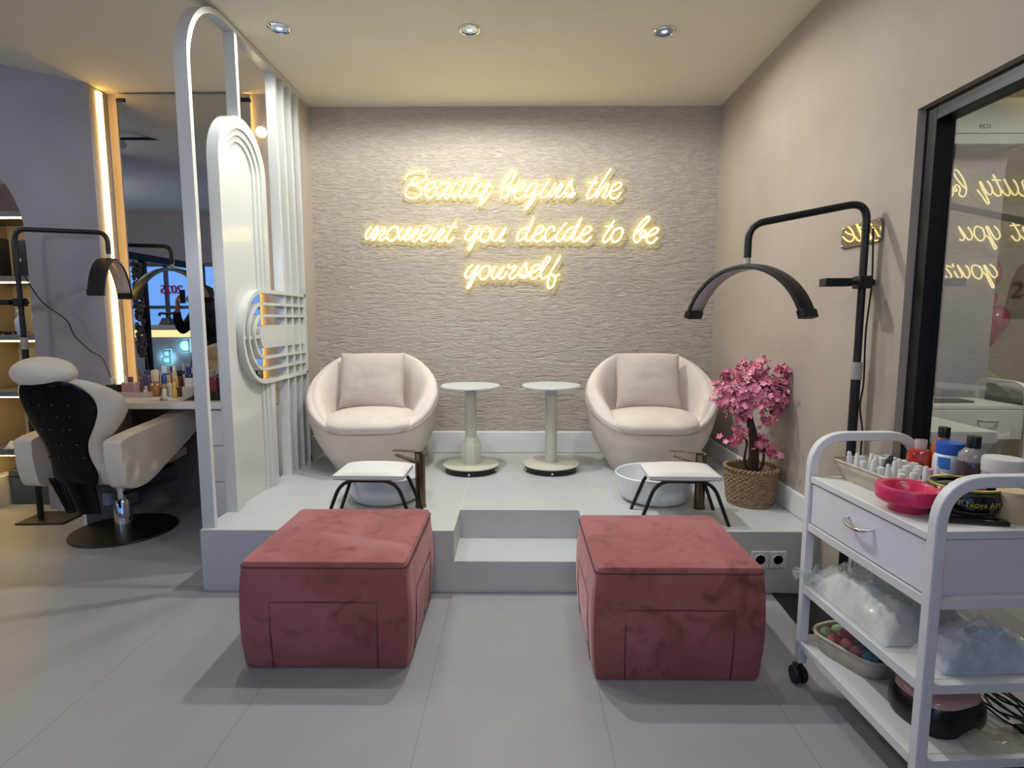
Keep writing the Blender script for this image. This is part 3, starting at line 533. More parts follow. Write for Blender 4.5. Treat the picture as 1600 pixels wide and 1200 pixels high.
simple('product_box', MB().box(-.055, .055, -.05, .05, 0, .24), M('black_card', '1c1b20', .35), (-3.34, 3.92, 1.592), 'black product box with a small pale emblem on upper niche shelf', 'box', bevel=.002)
simple('product_bag', MB().box(-.06, .06, -.05, .05, 0, .26), M('grey_card', '2d3038', .5), (-3.55, 3.92, 1.592), 'dark grey bag on upper niche shelf at the frame edge', 'bag', bevel=.01)
simple('emblem_sticker', MB().ball((0, 0, 0), (.018, .002, .014)), M('silver_sticker', 'b9b9bb', .4), (-3.35, 3.868, 1.70), 'small pale round sticker on the black product box', 'sticker')
simple('handbag', MB().ball((0, 0, .1), (.075, .05, .1), 20, 14), M('cream_leather', '9c9285', .5), (-3.27, 3.93, 1.198), 'rounded cream handbag on the third niche shelf', 'handbag')
simple('spray_bottle', MB().lathe([(.028, 0), (.03, .01), (.03, .1), (.01, .13), (.01, .15), (.016, .152), (.016, .175)], 18), M('pale_blue_plastic', '9fb0c4', .3), (-3.40, 3.89, 1.198), 'pale blue spray bottle on the third niche shelf', 'bottle')
for k, (x, z, lb) in enumerate(((-3.50, 1.199, 'dark sunglasses lying on third niche shelf at the frame edge'), (-3.43, 1.199, 'dark sunglasses in front of the pale blue spray bottle'), (-3.30, .817, 'dark sunglasses on the fourth niche shelf behind the lamp pole'))):
    t = thing('sunglasses', lb, 'sunglasses', (x, 3.86, z), .3 * k, 'sunglasses in the niche')
    for s in (-.03, .03): MB().ball((s, 0, .016), (.026, .008, .016), 14, 8).build('lens', M('dark_lens', '100c0a', .1), t)
    MB().tube([(-.056, 0, .022), (-.056, .09, .012)], .003, 6).tube([(.056, 0, .022), (.056, .09, .012)], .003, 6).build('temple', black_pl, t)
for k, (x, y, z, lb) in enumerate(((-3.36, 3.9, .418, 'white folded slippers on lowest niche shelf left of the chair'), (-3.47, 3.88, .418, 'white slippers at the frame edge on lowest niche shelf'))):
    t = thing('slippers', lb, 'slippers', (x, y, z), .2, 'white slippers in the niche')
    for s in (-.028, .028): MB().grid(lambda u, v: (s + (u - .5) * .05, (v - .5) * .18, .004 + (.05 * math.sin(PI * u) * (1 if v < .5 else 0) * math.sin(PI * min(1, v * 2)))), 8, 14).build('slipper', M('white_felt', 'c9c4ba', .8), t, solid=.004)
simple('dark_pouch', MB().ball((0, 0, .05), (.06, .05, .05), 16, 10), black_pl, (-3.29, 3.89, .418), 'black pouch on the lowest niche shelf behind chair back', 'pouch')
simple('faceted_cap', MB().ball((0, 0, .045), (.05, .045, .045), 10, 6), M('dark_check', '2a221d', .5), (-3.27, 3.9, .817), 'dark patterned ball shaped case on fourth niche shelf', 'case')
for k, (x, z, rz, lb) in enumerate(((-3.30, 1.0, .3, 'upper of two small steel hooks with rings hanging in niche'), (-3.26, .57, .3, 'lower of two small steel hooks with rings hanging in niche'))):
    t = thing('display_hook', lb, 'hook', (x, 4.0, z), rz, 'hooks in the niche')
    MB().tube(cr([(0, .195, 0), (-.01, .08, .01), (-.04, 0, 0), (-.07, -.02, -.02)], 6), .006, 8).build('arm', chrome, t)
    MB().tube([(-.07 + .016 * math.cos(a), -.02, -.036 + .016 * math.sin(a)) for a in [2 * PI * i / 16 for i in range(16)]], .004, 6, closed=True).build('ring', chrome, t)
b1 = thing('storage_box', 'dark blue grey storage box standing on the niche floor', 'box', (-3.42, 4.02, 0))
MB().box(-.16, .13, -.13, .13, 0, .2).build('body', M('slate_box', '3c444c', .5), b1, bevel=.006); MB().box(-.165, .135, -.135, .135, .2, .25).build('lid', M('slate_lid', '353c43', .5), b1, bevel=.006)
simple('paper_tag', MB().box(-.015, .015, -.003, .003, -.03, .03), white_p, (-3.36, 3.872, .17), 'white luggage tag hanging on front of the slate box', 'tag')
simple('storage_box', MB().box(-.14, .12, -.12, .12, 0, .21), M('white_card', 'b9b6b2', .5), (-3.72, 3.94, 0), 'white box on niche floor at the left frame edge', 'box', bevel=.004)
simple('storage_box', MB().box(-.14, .1, -.03, .03, 0, .16), M('white_card', 'b9b6b2', .5), (-2.99, 3.765, 0), 'white box on the floor behind the left lamp base', 'box', bevel=.004)

# ------------------------------------------------------------------ tub armchairs
fabric = noise_col(M('beige_fabric', 'd2c4ba', .8, sheen=.2), 'ccbeb4', 'd7c9bf', (6, 6, 6), bump=.15, bscale=(250, 250, 250), dist=.001)
fabric_p = noise_col(M('pillow_fabric', 'b8aaa1', .85, sheen=.2), 'b2a49b', 'bdafa6', (6, 6, 6), bump=.35, bscale=(9, 9, 14), dist=.02)
pipe_m = M('piping', 'a3968d', .8)
A_, B_ = .435, .385
KT = [(0, .60), (.03, .635), (.1, .735), (.2, .865), (.3, .945), (.4, .99), (.48, 1.0), (.56, .975), (.64, .915), (.74, .80)]
def kf(h):
    for (a, ka), (b, kb) in zip(KT, KT[1:]):
        if h <= b: t = (h - a) / (b - a); return ka + (kb - ka) * t
    return KT[-1][1]
def rimh(th): return .315 + .415 * sst(25, 150, abs(math.degrees(th)))
def armchair(label):
    t = thing('tub_armchair', label, 'armchair', (0, 0, 0), 0, 'beige tub armchairs on the platform')
    N = 72
    def body(u, v):
        th = 2 * PI * u; th = th - 2 * PI if th > PI else th
        H = rimh(th); ad = abs(math.degrees(th)); ko = kf(H); fr_ = sst(18, 70, ad)
        ki = .93 + (.60 - .93) * fr_; hi = .29 + .03 * fr_; rr = .012 + .05 * fr_
        if v <= .5: h = H * (v / .5); k = kf(h)
        elif v <= .66:
            a = (v - .5) / .16 * PI * .62; k = ko - rr + rr * math.cos(a); h = H + rr * .45 * math.sin(a)
        else:
            q = (v - .66) / .34; a = PI * .62; k0 = ko - rr + rr * math.cos(a); h0 = H + rr * .45 * math.sin(a)
            bl = .06 * math.sin(PI * q) * fr_
            k = k0 + (ki - k0) * (q ** 1.15) - bl * .2; h = h0 + (hi - h0) * (q ** 1.5) + bl * .8
        return (A_ * k * math.sin(th), -B_ * k * math.cos(th), h)
    MB().grid(body, N, 40, closed_u=True).build('shell', fabric, t, sub=1)
    MB().lathe([(.55, .02), (.56, -.0)], 40, sx=A_, sy=B_).lathe([(.58, 0.02), (.58, .004), (.5, .004)], 40, sx=A_, sy=B_).build('base', fabric, t)
    MB().lathe([(0, .265), (.62, .265), (.72, .285), (.775, .325), (.775, .345), (.72, .375), (.55, .402), (.3, .415), (0, .42)], 48, c=(0, -.05, 0), sx=A_ * .90, sy=.43, fn=lambda a, j: (abs(math.cos(a)) ** 3 + abs(math.sin(a)) ** 3) ** (-1 / 3) if math.sin(a) < 0 else 1).build('seat_cushion', fabric, t, sub=1)
    pts = []
    for i in range(61):
        th = -PI * .86 + PI * 1.72 * i / 60; H = rimh(th) - .025; k = kf(H) + .004
        pts.append((A_ * k * math.sin(th), -B_ * k * math.cos(th), H))
    MB().tube(pts, .0045, 6).build('piping', pipe_m, t)
    return t
c1 = armchair('beige tub armchair at left, beside the openwork divider'); c1.location = (-.965, 3.795, PZ); c1.rotation_euler = (0, 0, .10)
c2 = dup(c1, (.895, 3.80, PZ), -.06, 'beige tub armchair at right, beside the pink blossom tree')
def pillow(label, w, h, loc, rz, lean):
    def f(sgn):
        def g(u, v):
            x, z = (u - .5), (v - .5); e = max(0, 1 - (abs(x) * 2) ** 2.6) ** .55 * max(0, 1 - (abs(z) * 2) ** 2.6) ** .55
            pin = 1 - .055 * (1 - (abs(z) * 2) ** 4) * (abs(x) * 2) ** 2; pin2 = 1 - .05 * (1 - (abs(x) * 2) ** 4) * (abs(z) * 2) ** 2
            wr = .006 * mnoise.noise(Vector((u * 5, v * 7, sgn + w * 10)))
            return (x * w * pin, sgn * (.068 * e + wr * e), z * h * pin2 + h / 2)
        return g
    m = MB().grid(f(-1), 28, 24).grid(f(1), 28, 24)
    o = m.build('throw_pillow', fabric_p, loc=loc, sub=1); o.rotation_euler = (lean, 0, rz)
    return tag(o, label, 'pillow', 'beige pillows on the armchairs')
pillow('beige square pillow propped in the left armchair', .46, .40, (-.985, 3.80, PZ + .395), .05, -.30)
pillow('beige square pillow propped tilted in the right armchair', .45, .395, (.885, 3.80, PZ + .395), -.06, -.30)

# ------------------------------------------------------------------ round side tables
cream = M('cream_metal', 'c3bfac', .4); topw = M('table_top_white', 'c6c8c8', .3)
def side_table(label, loc, sleeve):
    t = thing('side_table', label, 'table', loc, 0, 'round side tables')
    MB().lathe([(0, .555), (.185, .555), (.193, .56), (.193, .568), (.19, .572), (0, .572)], 56).build('table_top', topw, t)
    MB().lathe([(.038, .05), (.038, .556)], 28).build('pole', cream, t)
    if sleeve:
        MB().lathe([(.07, .05), (.07, .165), (.066, .172), (.052, .205), (.040, .23)], 8, mtx=Matrix.Rotation(PI / 8, 4, 'Z')).build('sleeve', cream, t, bevel=.003)
    MB().lathe([(0, .038), (.178, .038), (.186, .042), (.186, .048), (.18, .052), (0, .054)], 56).build('base_disc', cream, t)
    MB().lathe([(.14, .004), (.172, .004), (.172, .036), (.14, .036)], 48).build('castor_ring', black_pl, t)
    for k in range(5):
        a = 2 * PI * k / 5 - PI / 2; MB().ball((.174 * math.cos(a), .174 * math.sin(a), .017), .009, 10, 8).build('castor', chrome, t)
side_table('white round side table with stepped sleeve, next to the left armchair', (-.305, 3.70, PZ), True)
side_table('white round side table with plain pole, next to the right armchair', (.225, 3.72, PZ), False)

# ------------------------------------------------------------------ foot basins, taps, foot rests
china = M('white_china', 'd9dde0', .08, coat=.6)
def basin(label, loc):
    t = thing('foot_basin', label, 'basin', loc, 0, 'white foot basins')
    MB().lathe([(0, 0), (.15, 0), (.185, .02), (.205, .07), (.217, .135), (.222, .150), (.216, .154), (.208, .148), (.195, .08), (.17, .035), (.1, .02), (0, .018)], 64).build('bowl', china, t)
    MB().lathe([(0, .020), (.02, .021), (.022, .019)], 20).build('drain', chrome, t)
basin('white round basin in front of the left armchair', (-.735, 3.10, PZ)); basin('white round basin in front of the right armchair', (.770, 3.105, PZ))
def tap(label, loc, rz):
    t = thing('basin_tap', label, 'tap', loc, rz, 'bronze basin taps')
    MB().lathe([(.0, 0), (.030, 0), (.030, .01), (.027, .012), (.027, .288), (.029, .29), (.029, .296), (0, .298)], 28).build('column', bronze, t)
    MB().box(-.155, .012, -.016, .016, .298, .304).build('lever', bronze, t, bevel=.002)
    MB().add([(-.02, -.017, .238), (-.02, .017, .238), (-.02, .017, .252), (-.02, -.017, .252), (-.14, -.017, .272), (-.14, .017, .272), (-.14, .017, .28), (-.14, -.017, .28)], [(0, 1, 2, 3), (4, 7, 6, 5), (0, 4, 5, 1), (1, 5, 6, 2), (2, 6, 7, 3), (3, 7, 4, 0)]).build('spout', bronze, t, bevel=.002)
tap('bronze tap column at the right of left basin', (-.515, 2.955, PZ), -.25); tap('bronze tap column at the right of right basin', (.967, 2.94, PZ), -.3)
vinyl = M('white_vinyl', 'd4cfcb', .45)
def footrest(label, loc, rz):
    t = thing('foot_rest', label, 'stool', loc, rz, 'white padded foot rests')
    def top(sg):
        def g(u, v):
            x, y = u * 2 - 1, v * 2 - 1; e = max(0, 1 - abs(x) ** 5) ** .5 * max(0, 1 - abs(y) ** 5) ** .5
            return (x * .175, y * .12, .232 + (.012 + .026 * e * (1 - .3 * x * x)) * (1 if sg > 0 else -.55))
        return g
    MB().grid(top(1), 24, 18).grid(top(-1), 24, 18).box(-.172, .172, -.117, .117, .226, .243).build('seat_pad', vinyl, t)
    for y in (-.105, .105):
        MB().tube(fillet([(-.215, y * 1.15, 0), (-.135, y, .217), (.135, y, .217), (.215, y * 1.15, 0)], .075, 8), .009, 10).build('hoop_leg', black_metal, t)
    for s in (-.1, .1): MB().tube([(s, -.105, .217), (s, .105, .217)], .008, 8).build('cross_bar', black_metal, t)
    return t
footrest('white padded black-legged foot rest behind the left pink ottoman', (-.72, 2.80, PZ), -.02)
footrest('white padded black-legged foot rest behind the right pink ottoman', (.815, 2.80, PZ), -.03)

# ------------------------------------------------------------------ velvet ottomans
def velvet(name, seed):
    m = M(name, '8d5057', .75, sheen=.55); n, l, b = nodes(m)
    b.inputs['Sheen Tint'].default_value = lin('e6b4b8'); b.inputs['Sheen Roughness'].default_value = .45; b.inputs['Specular IOR Level'].default_value = .15
    tc = n.new('ShaderNodeTexCoord')
    def nz(sc, lo, hi, det, dist=0):
        mp = n.new('ShaderNodeMapping'); mp.inputs['Scale'].default_value = sc; mp.inputs['Location'].default_value = (seed, seed * 2, seed * 3)
        q = n.new('ShaderNodeTexNoise'); q.inputs['Scale'].default_value = 1; q.inputs['Detail'].default_value = det; q.inputs['Distortion'].default_value = dist
        r = n.new('ShaderNodeMapRange'); r.inputs['From Min'].default_value = lo; r.inputs['From Max'].default_value = hi
        l.new(tc.outputs['Object'], mp.inputs[0]); l.new(mp.outputs[0], q.inputs[0]); l.new(q.outputs[0], r.inputs[0]); return r
    a = nz((4, 4, 4), .42, .6, 6, .6); c = nz((7, 7, 8), .54, .74, 4, 1.4); d = nz((4, 4, 5), .58, .76, 3, 1.5)
    def mix(f, x, y):
        mx = n.new('ShaderNodeMix'); mx.data_type = 'RGBA'; l.new(f, mx.inputs[0])
        for s, k in ((x, 6), (y, 7)):
            if isinstance(s, str): mx.inputs[k].default_value = lin(s)
            else: l.new(s, mx.inputs[k])
        return mx.outputs[2]
    c1 = mix(a.outputs[0], '8a504d', '985d5b'); c2 = mix(c.outputs[0], c1, '673a35'); c3 = mix(d.outputs[0], c2, '9a6463')
    l.new(c3, b.inputs['Base Color']); return m
def ottoman(label, loc, rz, w, dp, h, seed):
    t = thing('ottoman', label, 'ottoman', loc, rz, 'pink velvet ottomans')
    vm_ = velvet('pink_velvet', seed)
    def side(ax):
        def g(u, v):
            x, y = u * 2 - 1, v * 2 - 1
            return x, y
        return g
    bm = bmesh.new(); bmesh.ops.create_cube(bm, size=2); bmesh.ops.subdivide_edges(bm, edges=bm.edges, cuts=20, use_grid_fill=True)
    vs = []
    for v in bm.verts:
        p = v.co.copy(); r = .065
        q = Vector([max(-1 + r, min(1 - r, c)) for c in p]); d_ = p - q
        if d_.length > 1e-6: p = q + d_.normalized() * r
        bul = .012 * (1 - min(1, abs(p.x)) ** 2) * (1 - min(1, abs(p.y)) ** 2) if abs(p.z) > .9 and p.z > 0 else 0
        bs = .014 * (1 - p.z ** 2)
        X, Y, Z = p.x * (w / 2 + bs * (abs(p.x) > .8)), p.y * (dp / 2 + bs * (abs(p.y) > .8)), (p.z + 1) * h / 2 + bul
        nn = .004 * mnoise.noise(Vector((X * 7 + seed, Y * 7, Z * 7)))
        vs.append((X * (1 + nn), Y * (1 + nn), Z + nn * .5 * (p.z > 0)))
    fs = [[v.index for v in f.verts] for f in bm.faces]; bm.free()
    MB().add(vs, fs).build('body', vm_, t)
    sm_ = M('velvet_seam', '552b2d', .9)
    zt = h - .022; ww, dd = w / 2 + .0035, dp / 2 + .0035
    MB().tube(fillet([(0, -dd, zt), (ww, -dd, zt), (ww, dd, zt), (-ww, dd, zt), (-ww, -dd, zt), (-.001, -dd, zt)], .03, 6), .0032, 6).build('piping', sm_, t)
    yb = -dp / 2 - .0162
    st = MB().tube([(-w * .32, yb + .012, .012), (-w * .325, yb + .001, h * .35), (-w * .325, yb + .004, h * .64), (0, yb + .0015, h * .645), (w * .325, yb + .004, h * .64), (w * .325, yb + .001, h * .35), (w * .32, yb + .012, .012)], .002, 5)
    for s in (-1, 1):
        xb = s * (w / 2 + .0162)
        st.tube([(xb - s * .012, -dp * .3, .012), (xb, -dp * .3, h * .4), (xb - s * .003, -dp * .3, h * .62), (xb - s * .003, dp * .3, h * .62), (xb, dp * .3, h * .4), (xb - s * .012, dp * .3, .012)], .0016, 5)
    st.build('stitching', sm_, t)
    return t
oL = ottoman('pink velvet cube ottoman at left, with stitched rectangle on its front', (-.713, 2.295, 0), .0, .61, .60, .42, 1.3)
oR = ottoman('pink velvet cube ottoman at right, in front of the right basin', (.580, 2.215, 0), .0, .595, .56, .43, 5.1)
MB().box(-.002, .004, -.012, .012, 0, .03).build('care_tag', black_pl, oL, loc=(.307, .06, .03)); MB().box(-.004, .002, -.012, .012, 0, .03).build('care_tag', black_pl, oR, loc=(-.299, -.09, .03))

# ------------------------------------------------------------------ blossom tree in a basket
wick = noise_col(M('wicker', '8a7258', .7), '6d563f', 'a58a6c', (40, 40, 90), .3, .7)
bk = thing('wicker_basket', 'round woven wicker basket on the platform corner holding the blossom tree', 'basket', (1.272, 3.04, PZ))
def wv(u, v):
    a = 2 * PI * u; z = .2 * v; row = int(v * 17); sw = 1 if .10 < v < .88 else .25; r = .112 + .022 * v + .003 * sw * math.sin(a * 26 + row * PI) + .005 * sw * abs(math.sin(v * 17 * PI))
    return (r * math.cos(a), r * math.sin(a), z)
MB().grid(wv, 208, 102, closed_u=True).lathe([(.112, 0), (.06, .002), (0, .002)], 40).build('woven_side', wick, bk, solid=.006)
rim = MB()
for ph in (0, PI): rim.tube([((.136 + .006 * math.cos(a * 20 + ph)) * math.cos(a), (.136 + .006 * math.cos(a * 20 + ph)) * math.sin(a), .2 + .007 * math.sin(a * 20 + ph)) for a in [2 * PI * i / 240 for i in range(240)]], .0055, 6, closed=True)
rim.build('braided_rim', wick, bk)
tr = thing('blossom_tree', 'small artificial pink blossom tree growing out of the wicker basket', 'tree', (1.272, 3.04, PZ))
barkm = noise_col(M('bark', '3c2a20', .85), '261a14', '4f392b', (40, 40, 12), bump=.6, bscale=(60, 60, 14), dist=.01)
tk = MB().tube(cr([(0, 0, .02), (0, .0, .12), (.012, .0, .24), (.002, -.01, .36), (-.02, 0, .47), (-.03, 0, .60)], 5), [.036, .034, .032, .031, .03, .03, .03, .029, .029, .028, .028, .027, .027, .026, .025, .025, .024, .023, .022, .02, .019, .018, .016, .014, .012, .01][:26], 14)
tk.build('trunk', barkm, tr)
MB().lathe([(0, .03), (.118, .03), (.1, .05), (0, .06)], 24).build('filling', M('brown_moss', '3a281d', .95), tr)
br = MB()
for pts in ([(-.01, 0, .14), (-.07, -.01, .12), (-.085, -.02, .06)], [(-.012, 0, .18), (-.045, -.02, .24), (-.04, -.03, .34), (-.06, -.03, .37)], [(.02, 0, .1), (.06, -.02, .12), (.075, -.02, .08)], [(.02, -.01, .15), (.05, -.03, .22), (.055, -.03, .30), (.075, -.04, .33)], [(.012, 0, .18), (.05, -.04, .16), (.055, -.05, .08)]):
    br.tube(cr(pts, 5), .007, 6)
rnd = random.Random(3)
cent = Vector((-.012, 0, .60)); ends = []
for i in range(46):
    a, e = rnd.uniform(0, 2 * PI), rnd.uniform(-.6, 1.4); r = rnd.uniform(.14, .19)
    p = cent + Vector((r * 1.15 * math.cos(a) * math.cos(e), r * .95 * math.sin(a) * math.cos(e), r * .85 * math.sin(e)))
    p.x = min(p.x, .145); ends.append(p); br.tube(cr([(-.025, 0, .5 + .1 * rnd.random()), cent.lerp(p, .5) + Vector((0, 0, .02)), p], 4), .003, 5)
br.build('branches', barkm, tr)
def flower(mb, c, nrm, s):
    q = nrm.to_track_quat('Z', 'Y').to_matrix().to_4x4(); q.translation = c; rot = rnd.uniform(0, 6)
    for k in range(5):
        a = rot + k * 2 * PI / 5; ca, sa = math.cos(a), math.sin(a); px, py = -sa, ca
        P_ = [(0, 0, 0), (ca * .5 * s + px * .38 * s, sa * .5 * s + py * .38 * s, .12 * s), (ca * s + px * .2 * s, sa * s + py * .2 * s, .32 * s), (ca * s - px * .2 * s, sa * s - py * .2 * s, .34 * s), (ca * .5 * s - px * .38 * s, sa * .5 * s - py * .38 * s, .1 * s)]
        mb.add(P_, [(0, 1, 2, 3, 4)], q)
pet = [noise_col(M('petal', 'd9788f', .7), a_, b_, (30, 30, 30)) for a_, b_ in (('c25d7a', 'e08ba0'), ('d47d93', 'eab0bb'), ('a84a68', 'cf7089'))]
fl = [MB(), MB(), MB()]
for i in range(900):
    a = rnd.uniform(0, 2 * PI); sn = rnd.uniform(-.75, 1); rr = rnd.random() ** .35
    d_ = Vector((math.cos(a) * math.sqrt(1 - sn * sn), math.sin(a) * math.sqrt(1 - sn * sn), sn))
    R = 1 + .28 * mnoise.noise(d_ * 2.2)
    p = cent + Vector((d_.x * .195 * R * rr, d_.y * .155 * R * rr, d_.z * .115 * R * rr + .0))
    if i < 60: p = ends[i % len(ends)] + Vector((rnd.uniform(-.03, .03), rnd.uniform(-.03, .03), rnd.uniform(-.02, .03)))
    p.x = min(p.x, .15)
    flower(fl[i % 3], p, (d_ + Vector((rnd.uniform(-.6, .6), rnd.uniform(-.9, .1), rnd.uniform(-.3, .6)))).normalized(), rnd.uniform(.013, .020))
for cx, cz, n_, sx in ((-.15, .72, 8, .02), (.125, .74, 14, .025), (.14, .72, 12, .02), (.14, .63, 10, .02), (-.17, .70, 14, .03), (-.09, .40, 16, .03), (-.11, .355, 16, .028), (.05, .36, 16, .028), (.03, .32, 14, .028), (.09, .30, 20, .035), (.06, .46, 18, .035), (.0, .75, 26, .05), (-.07, .74, 18, .04), (-.09, .50, 30, .05), (.10, .50, 14, .03)):
    for k in range(n_):
        p = Vector((cx + rnd.gauss(0, sx * .6), -.04 + rnd.gauss(0, .02), cz + rnd.gauss(0, sx * .5)))
        p.x = min(p.x, .155)
        flower(fl[k % 3], p, Vector((rnd.uniform(-.8, .8), rnd.uniform(-1, .1), rnd.uniform(-.3, .9))).normalized(), rnd.uniform(.015, .022))
for k in range(3): o = fl[k].build('blossoms', pet[k], tr, smooth=False); o['kind'] = 'stuff'

# ------------------------------------------------------------------ half-moon lamps
def halfmoon(label, loc, rz, H, arm, drop, R, arc_rz, lean, base, base_off, hold=1, hz2=1.45, back=False, fore=0):
    """pole at the local origin, arm runs along local -X"""
    t = thing('half_moon_lamp', label, 'floor lamp', loc, rz, 'black half moon floor lamps')
    x0, x1, y0, y1 = base_off[0] - base[0] / 2, base_off[0] + base[0] / 2, base_off[1] - base[1] / 2, base_off[1] + base[1] / 2
    MB().box(x0, x1, y0, y1, 0, .012).build('base_plate', black_metal, t, bevel=.004)
    MB().tube([(0, 0, .01), (0, 0, H * .62)], .018, 16).build('lower_pole', black_metal, t)
    MB().tube([(0, 0, H * .60), (0, 0, H * .64)], .0215, 16).build('collar', M('grey_collar', 'a09894', .4), t)
    top = fillet([(0, 0, H * .62), (0, 0, H), (-arm, 0, H - drop), (-arm, 0, H - drop - .13)], .075, 10)
    MB().tube(top, .0145, 14).build('arm', black_metal, t)
    hz = H - drop - .13
    MB().tube([(-arm, 0, hz + .005), (-arm, 0, hz - .035)], .0125, 12).build('connector', M('pale_connector', 'b9aeb0', .4), t)
    g = Matrix.Translation((-arm, 0, hz - .035)) @ Matrix.Rotation(arc_rz, 4, 'Z') @ Matrix.Rotation(lean, 4, 'X')
    hw, a0 = .044, math.radians(71)
    def arcp(r, a, w_): return (r * math.sin(a), w_, -R + r * math.cos(a))
    K = 30; A = [-a0 + 2 * a0 * i / K for i in range(K + 1)]
    prof = [(0, -hw), (.006, -hw * .95), (.010, -hw * .55), (.010, hw * .55), (.006, hw * .95), (0, hw), (-.008, hw), (-.010, hw * .9), (-.010, -hw * .9), (-.008, -hw)]
    vs = [arcp(R + dr, a, w_) for a in A for dr, w_ in prof]; k = len(prof); fs = [(i * k + j, i * k + (j + 1) % k, (i + 1) * k + (j + 1) % k, (i + 1) * k + j) for i in range(K) for j in range(k)]
    fs += [tuple(range(k))[::-1], tuple(range(K * k, K * k + k))]
    MB().add(vs, fs, g).build('arc_shade', black_metal, t)
    vs = [arcp(R - .0108, a, w_) for a in A[1:-1] for w_ in (-hw * .82, hw * .82)]
    MB().add(vs, [(2 * i, 2 * i + 1, 2 * i + 3, 2 * i + 2) for i in range(K - 2)], g).build('diffuser', M('frosted_diffuser', 'a59a9c', .35), t, solid=.001)
    for s in (-1, 1):
        e = MB()
        for w_ in (-.018, .018): e.ball(arcp(R - .004, s * a0 + s * .025, w_), (.009, .011, .012), 10, 8)
        e.me(MB().box(-.016, .016, -hw, hw, -.014, .014).build('tmp', None).data, Matrix.Translation(arcp(R - .001, s * a0, 0)) @ Matrix.Rotation(s * a0, 4, 'Y'))
        bpy.data.objects.remove(bpy.data.objects['tmp'])
        MB().add(e.v, e.f, g).build('end_cap', black_pl, t, bevel=.002)
    if hold:
        MB().box(-.026, .026, -.028, .028, hz2 - .025, hz2 + .025).tube([(.03 * hold, 0, hz2), (.045 * hold, 0, hz2)], .014, 12).build('clamp', black_pl, t, bevel=.004)
        h = MB().tube([(-.024 * hold, 0, hz2), (-.055 * hold, 0, hz2)], .008, 10).box(min(-.155 * hold, -.05 * hold), max(-.155 * hold, -.05 * hold), -.03, .03, hz2 - .016, hz2 + .016)
        h.build('phone_holder', black_pl, t, bevel=.006)
    return t
lr = halfmoon('tall black half moon lamp standing against the right wall', (1.385, 2.33, 0), 0, 1.765, .455, .085, .285, math.radians(-56), 0, (.20, .34), (-.085, .085))
lr.rotation_euler = (0, 0, math.radians(-3))
crd = MB().tube(cr([(1.405, 2.315, 1.66), (1.411, 2.31, 1.45), (1.407, 2.32, 1.25), (1.412, 2.32, 1.05), (1.404, 2.32, .95), (1.414, 2.31, .85), (1.408, 2.30, .74), (1.412, 2.3, .4), (1.40, 2.32, .03)], 8), .0035, 6).build('lamp_cord', black_pl); tag(crd, 'thin black cord running down beside the right lamp pole', 'cord')
ll = halfmoon('black half moon lamp behind the reclining salon chair', (-3.115, 3.58, 0), math.radians(183), 1.86, .56, .02, .32, math.radians(-72), math.radians(0), (.3, .24), (-.06, -.02), hold=-1, hz2=1.41)
crd2 = MB().tube(cr([(-3.08, 3.57, 1.6), (-3.0, 3.6, 1.42), (-2.90, 3.66, 1.30), (-2.87, 3.68, 1.2), (-2.79, 3.7, 1.1), (-2.73, 3.72, 1.05), (-2.70, 3.74, .93), (-2.68, 3.76, .83)], 8), .0035, 6).build('lamp_cord', black_pl); tag(crd2, 'thin black cord hanging in a curve from the left lamp to the vanity', 'cord')

# ------------------------------------------------------------------ plaque on the right wall, platform sockets
pq = thing('wall_plaque', 'small shiny taupe mirror-acrylic plaque fixed on the right wall behind lamp', 'plaque', (XR - .008, 2.435, 1.655))
rp = fillet([(-.138, -.045, 0), (.138, -.045, 0), (.138, .045, 0), (-.138, .045, 0), (-.138, -.045, 0)], .012, 4)
MB().me(plate_mesh([[(p.x, p.y) for p in rp[1:]]], .004), frame((0, 0, 0), (0, -1, 0), (0, 0, 1))).build('plate', M('taupe_mirror', '8d8178', .0, .75), pq)
for a in (-.125, .125):
    for b in (-.034, .034): MB().ball((-.003, a, b), .006, 10, 8).build('screw_cap', chrome, pq)
def socket_plate(loc, label):
    t = thing('power_socket', label, 'socket', loc, 0, 'sockets on the platform front')
    MB().box(-.041, .041, -.009, 0, -.041, .041).build('plate', white_p, t, bevel=.003)
    rt = Matrix.Translation((0, -.009, 0)) @ Matrix.Rotation(PI / 2, 4, 'X')
    MB().lathe([(.027, -.001), (.027, .004), (.024, .004), (.022, -.004)], 28, mtx=rt).build('collar', white_p, t)
    ho = MB().lathe([(0, .0006), (.022, .0006)], 24, mtx=rt).build('well', M('socket_grey', '8e8c8a', .4), t)
    for s in (-.009, .009): MB().lathe([(.0032, .001), (.0032, .002), (0, .002)], 10, c=(s, 0, 0), mtx=rt).build('hole', black_pl, t)
socket_plate((1.152, PY - .0005, .172), 'left one of two white sockets in the platform front'); socket_plate((1.236, PY - .0005, .172), 'right one of two white sockets in the platform front, next to trolley')

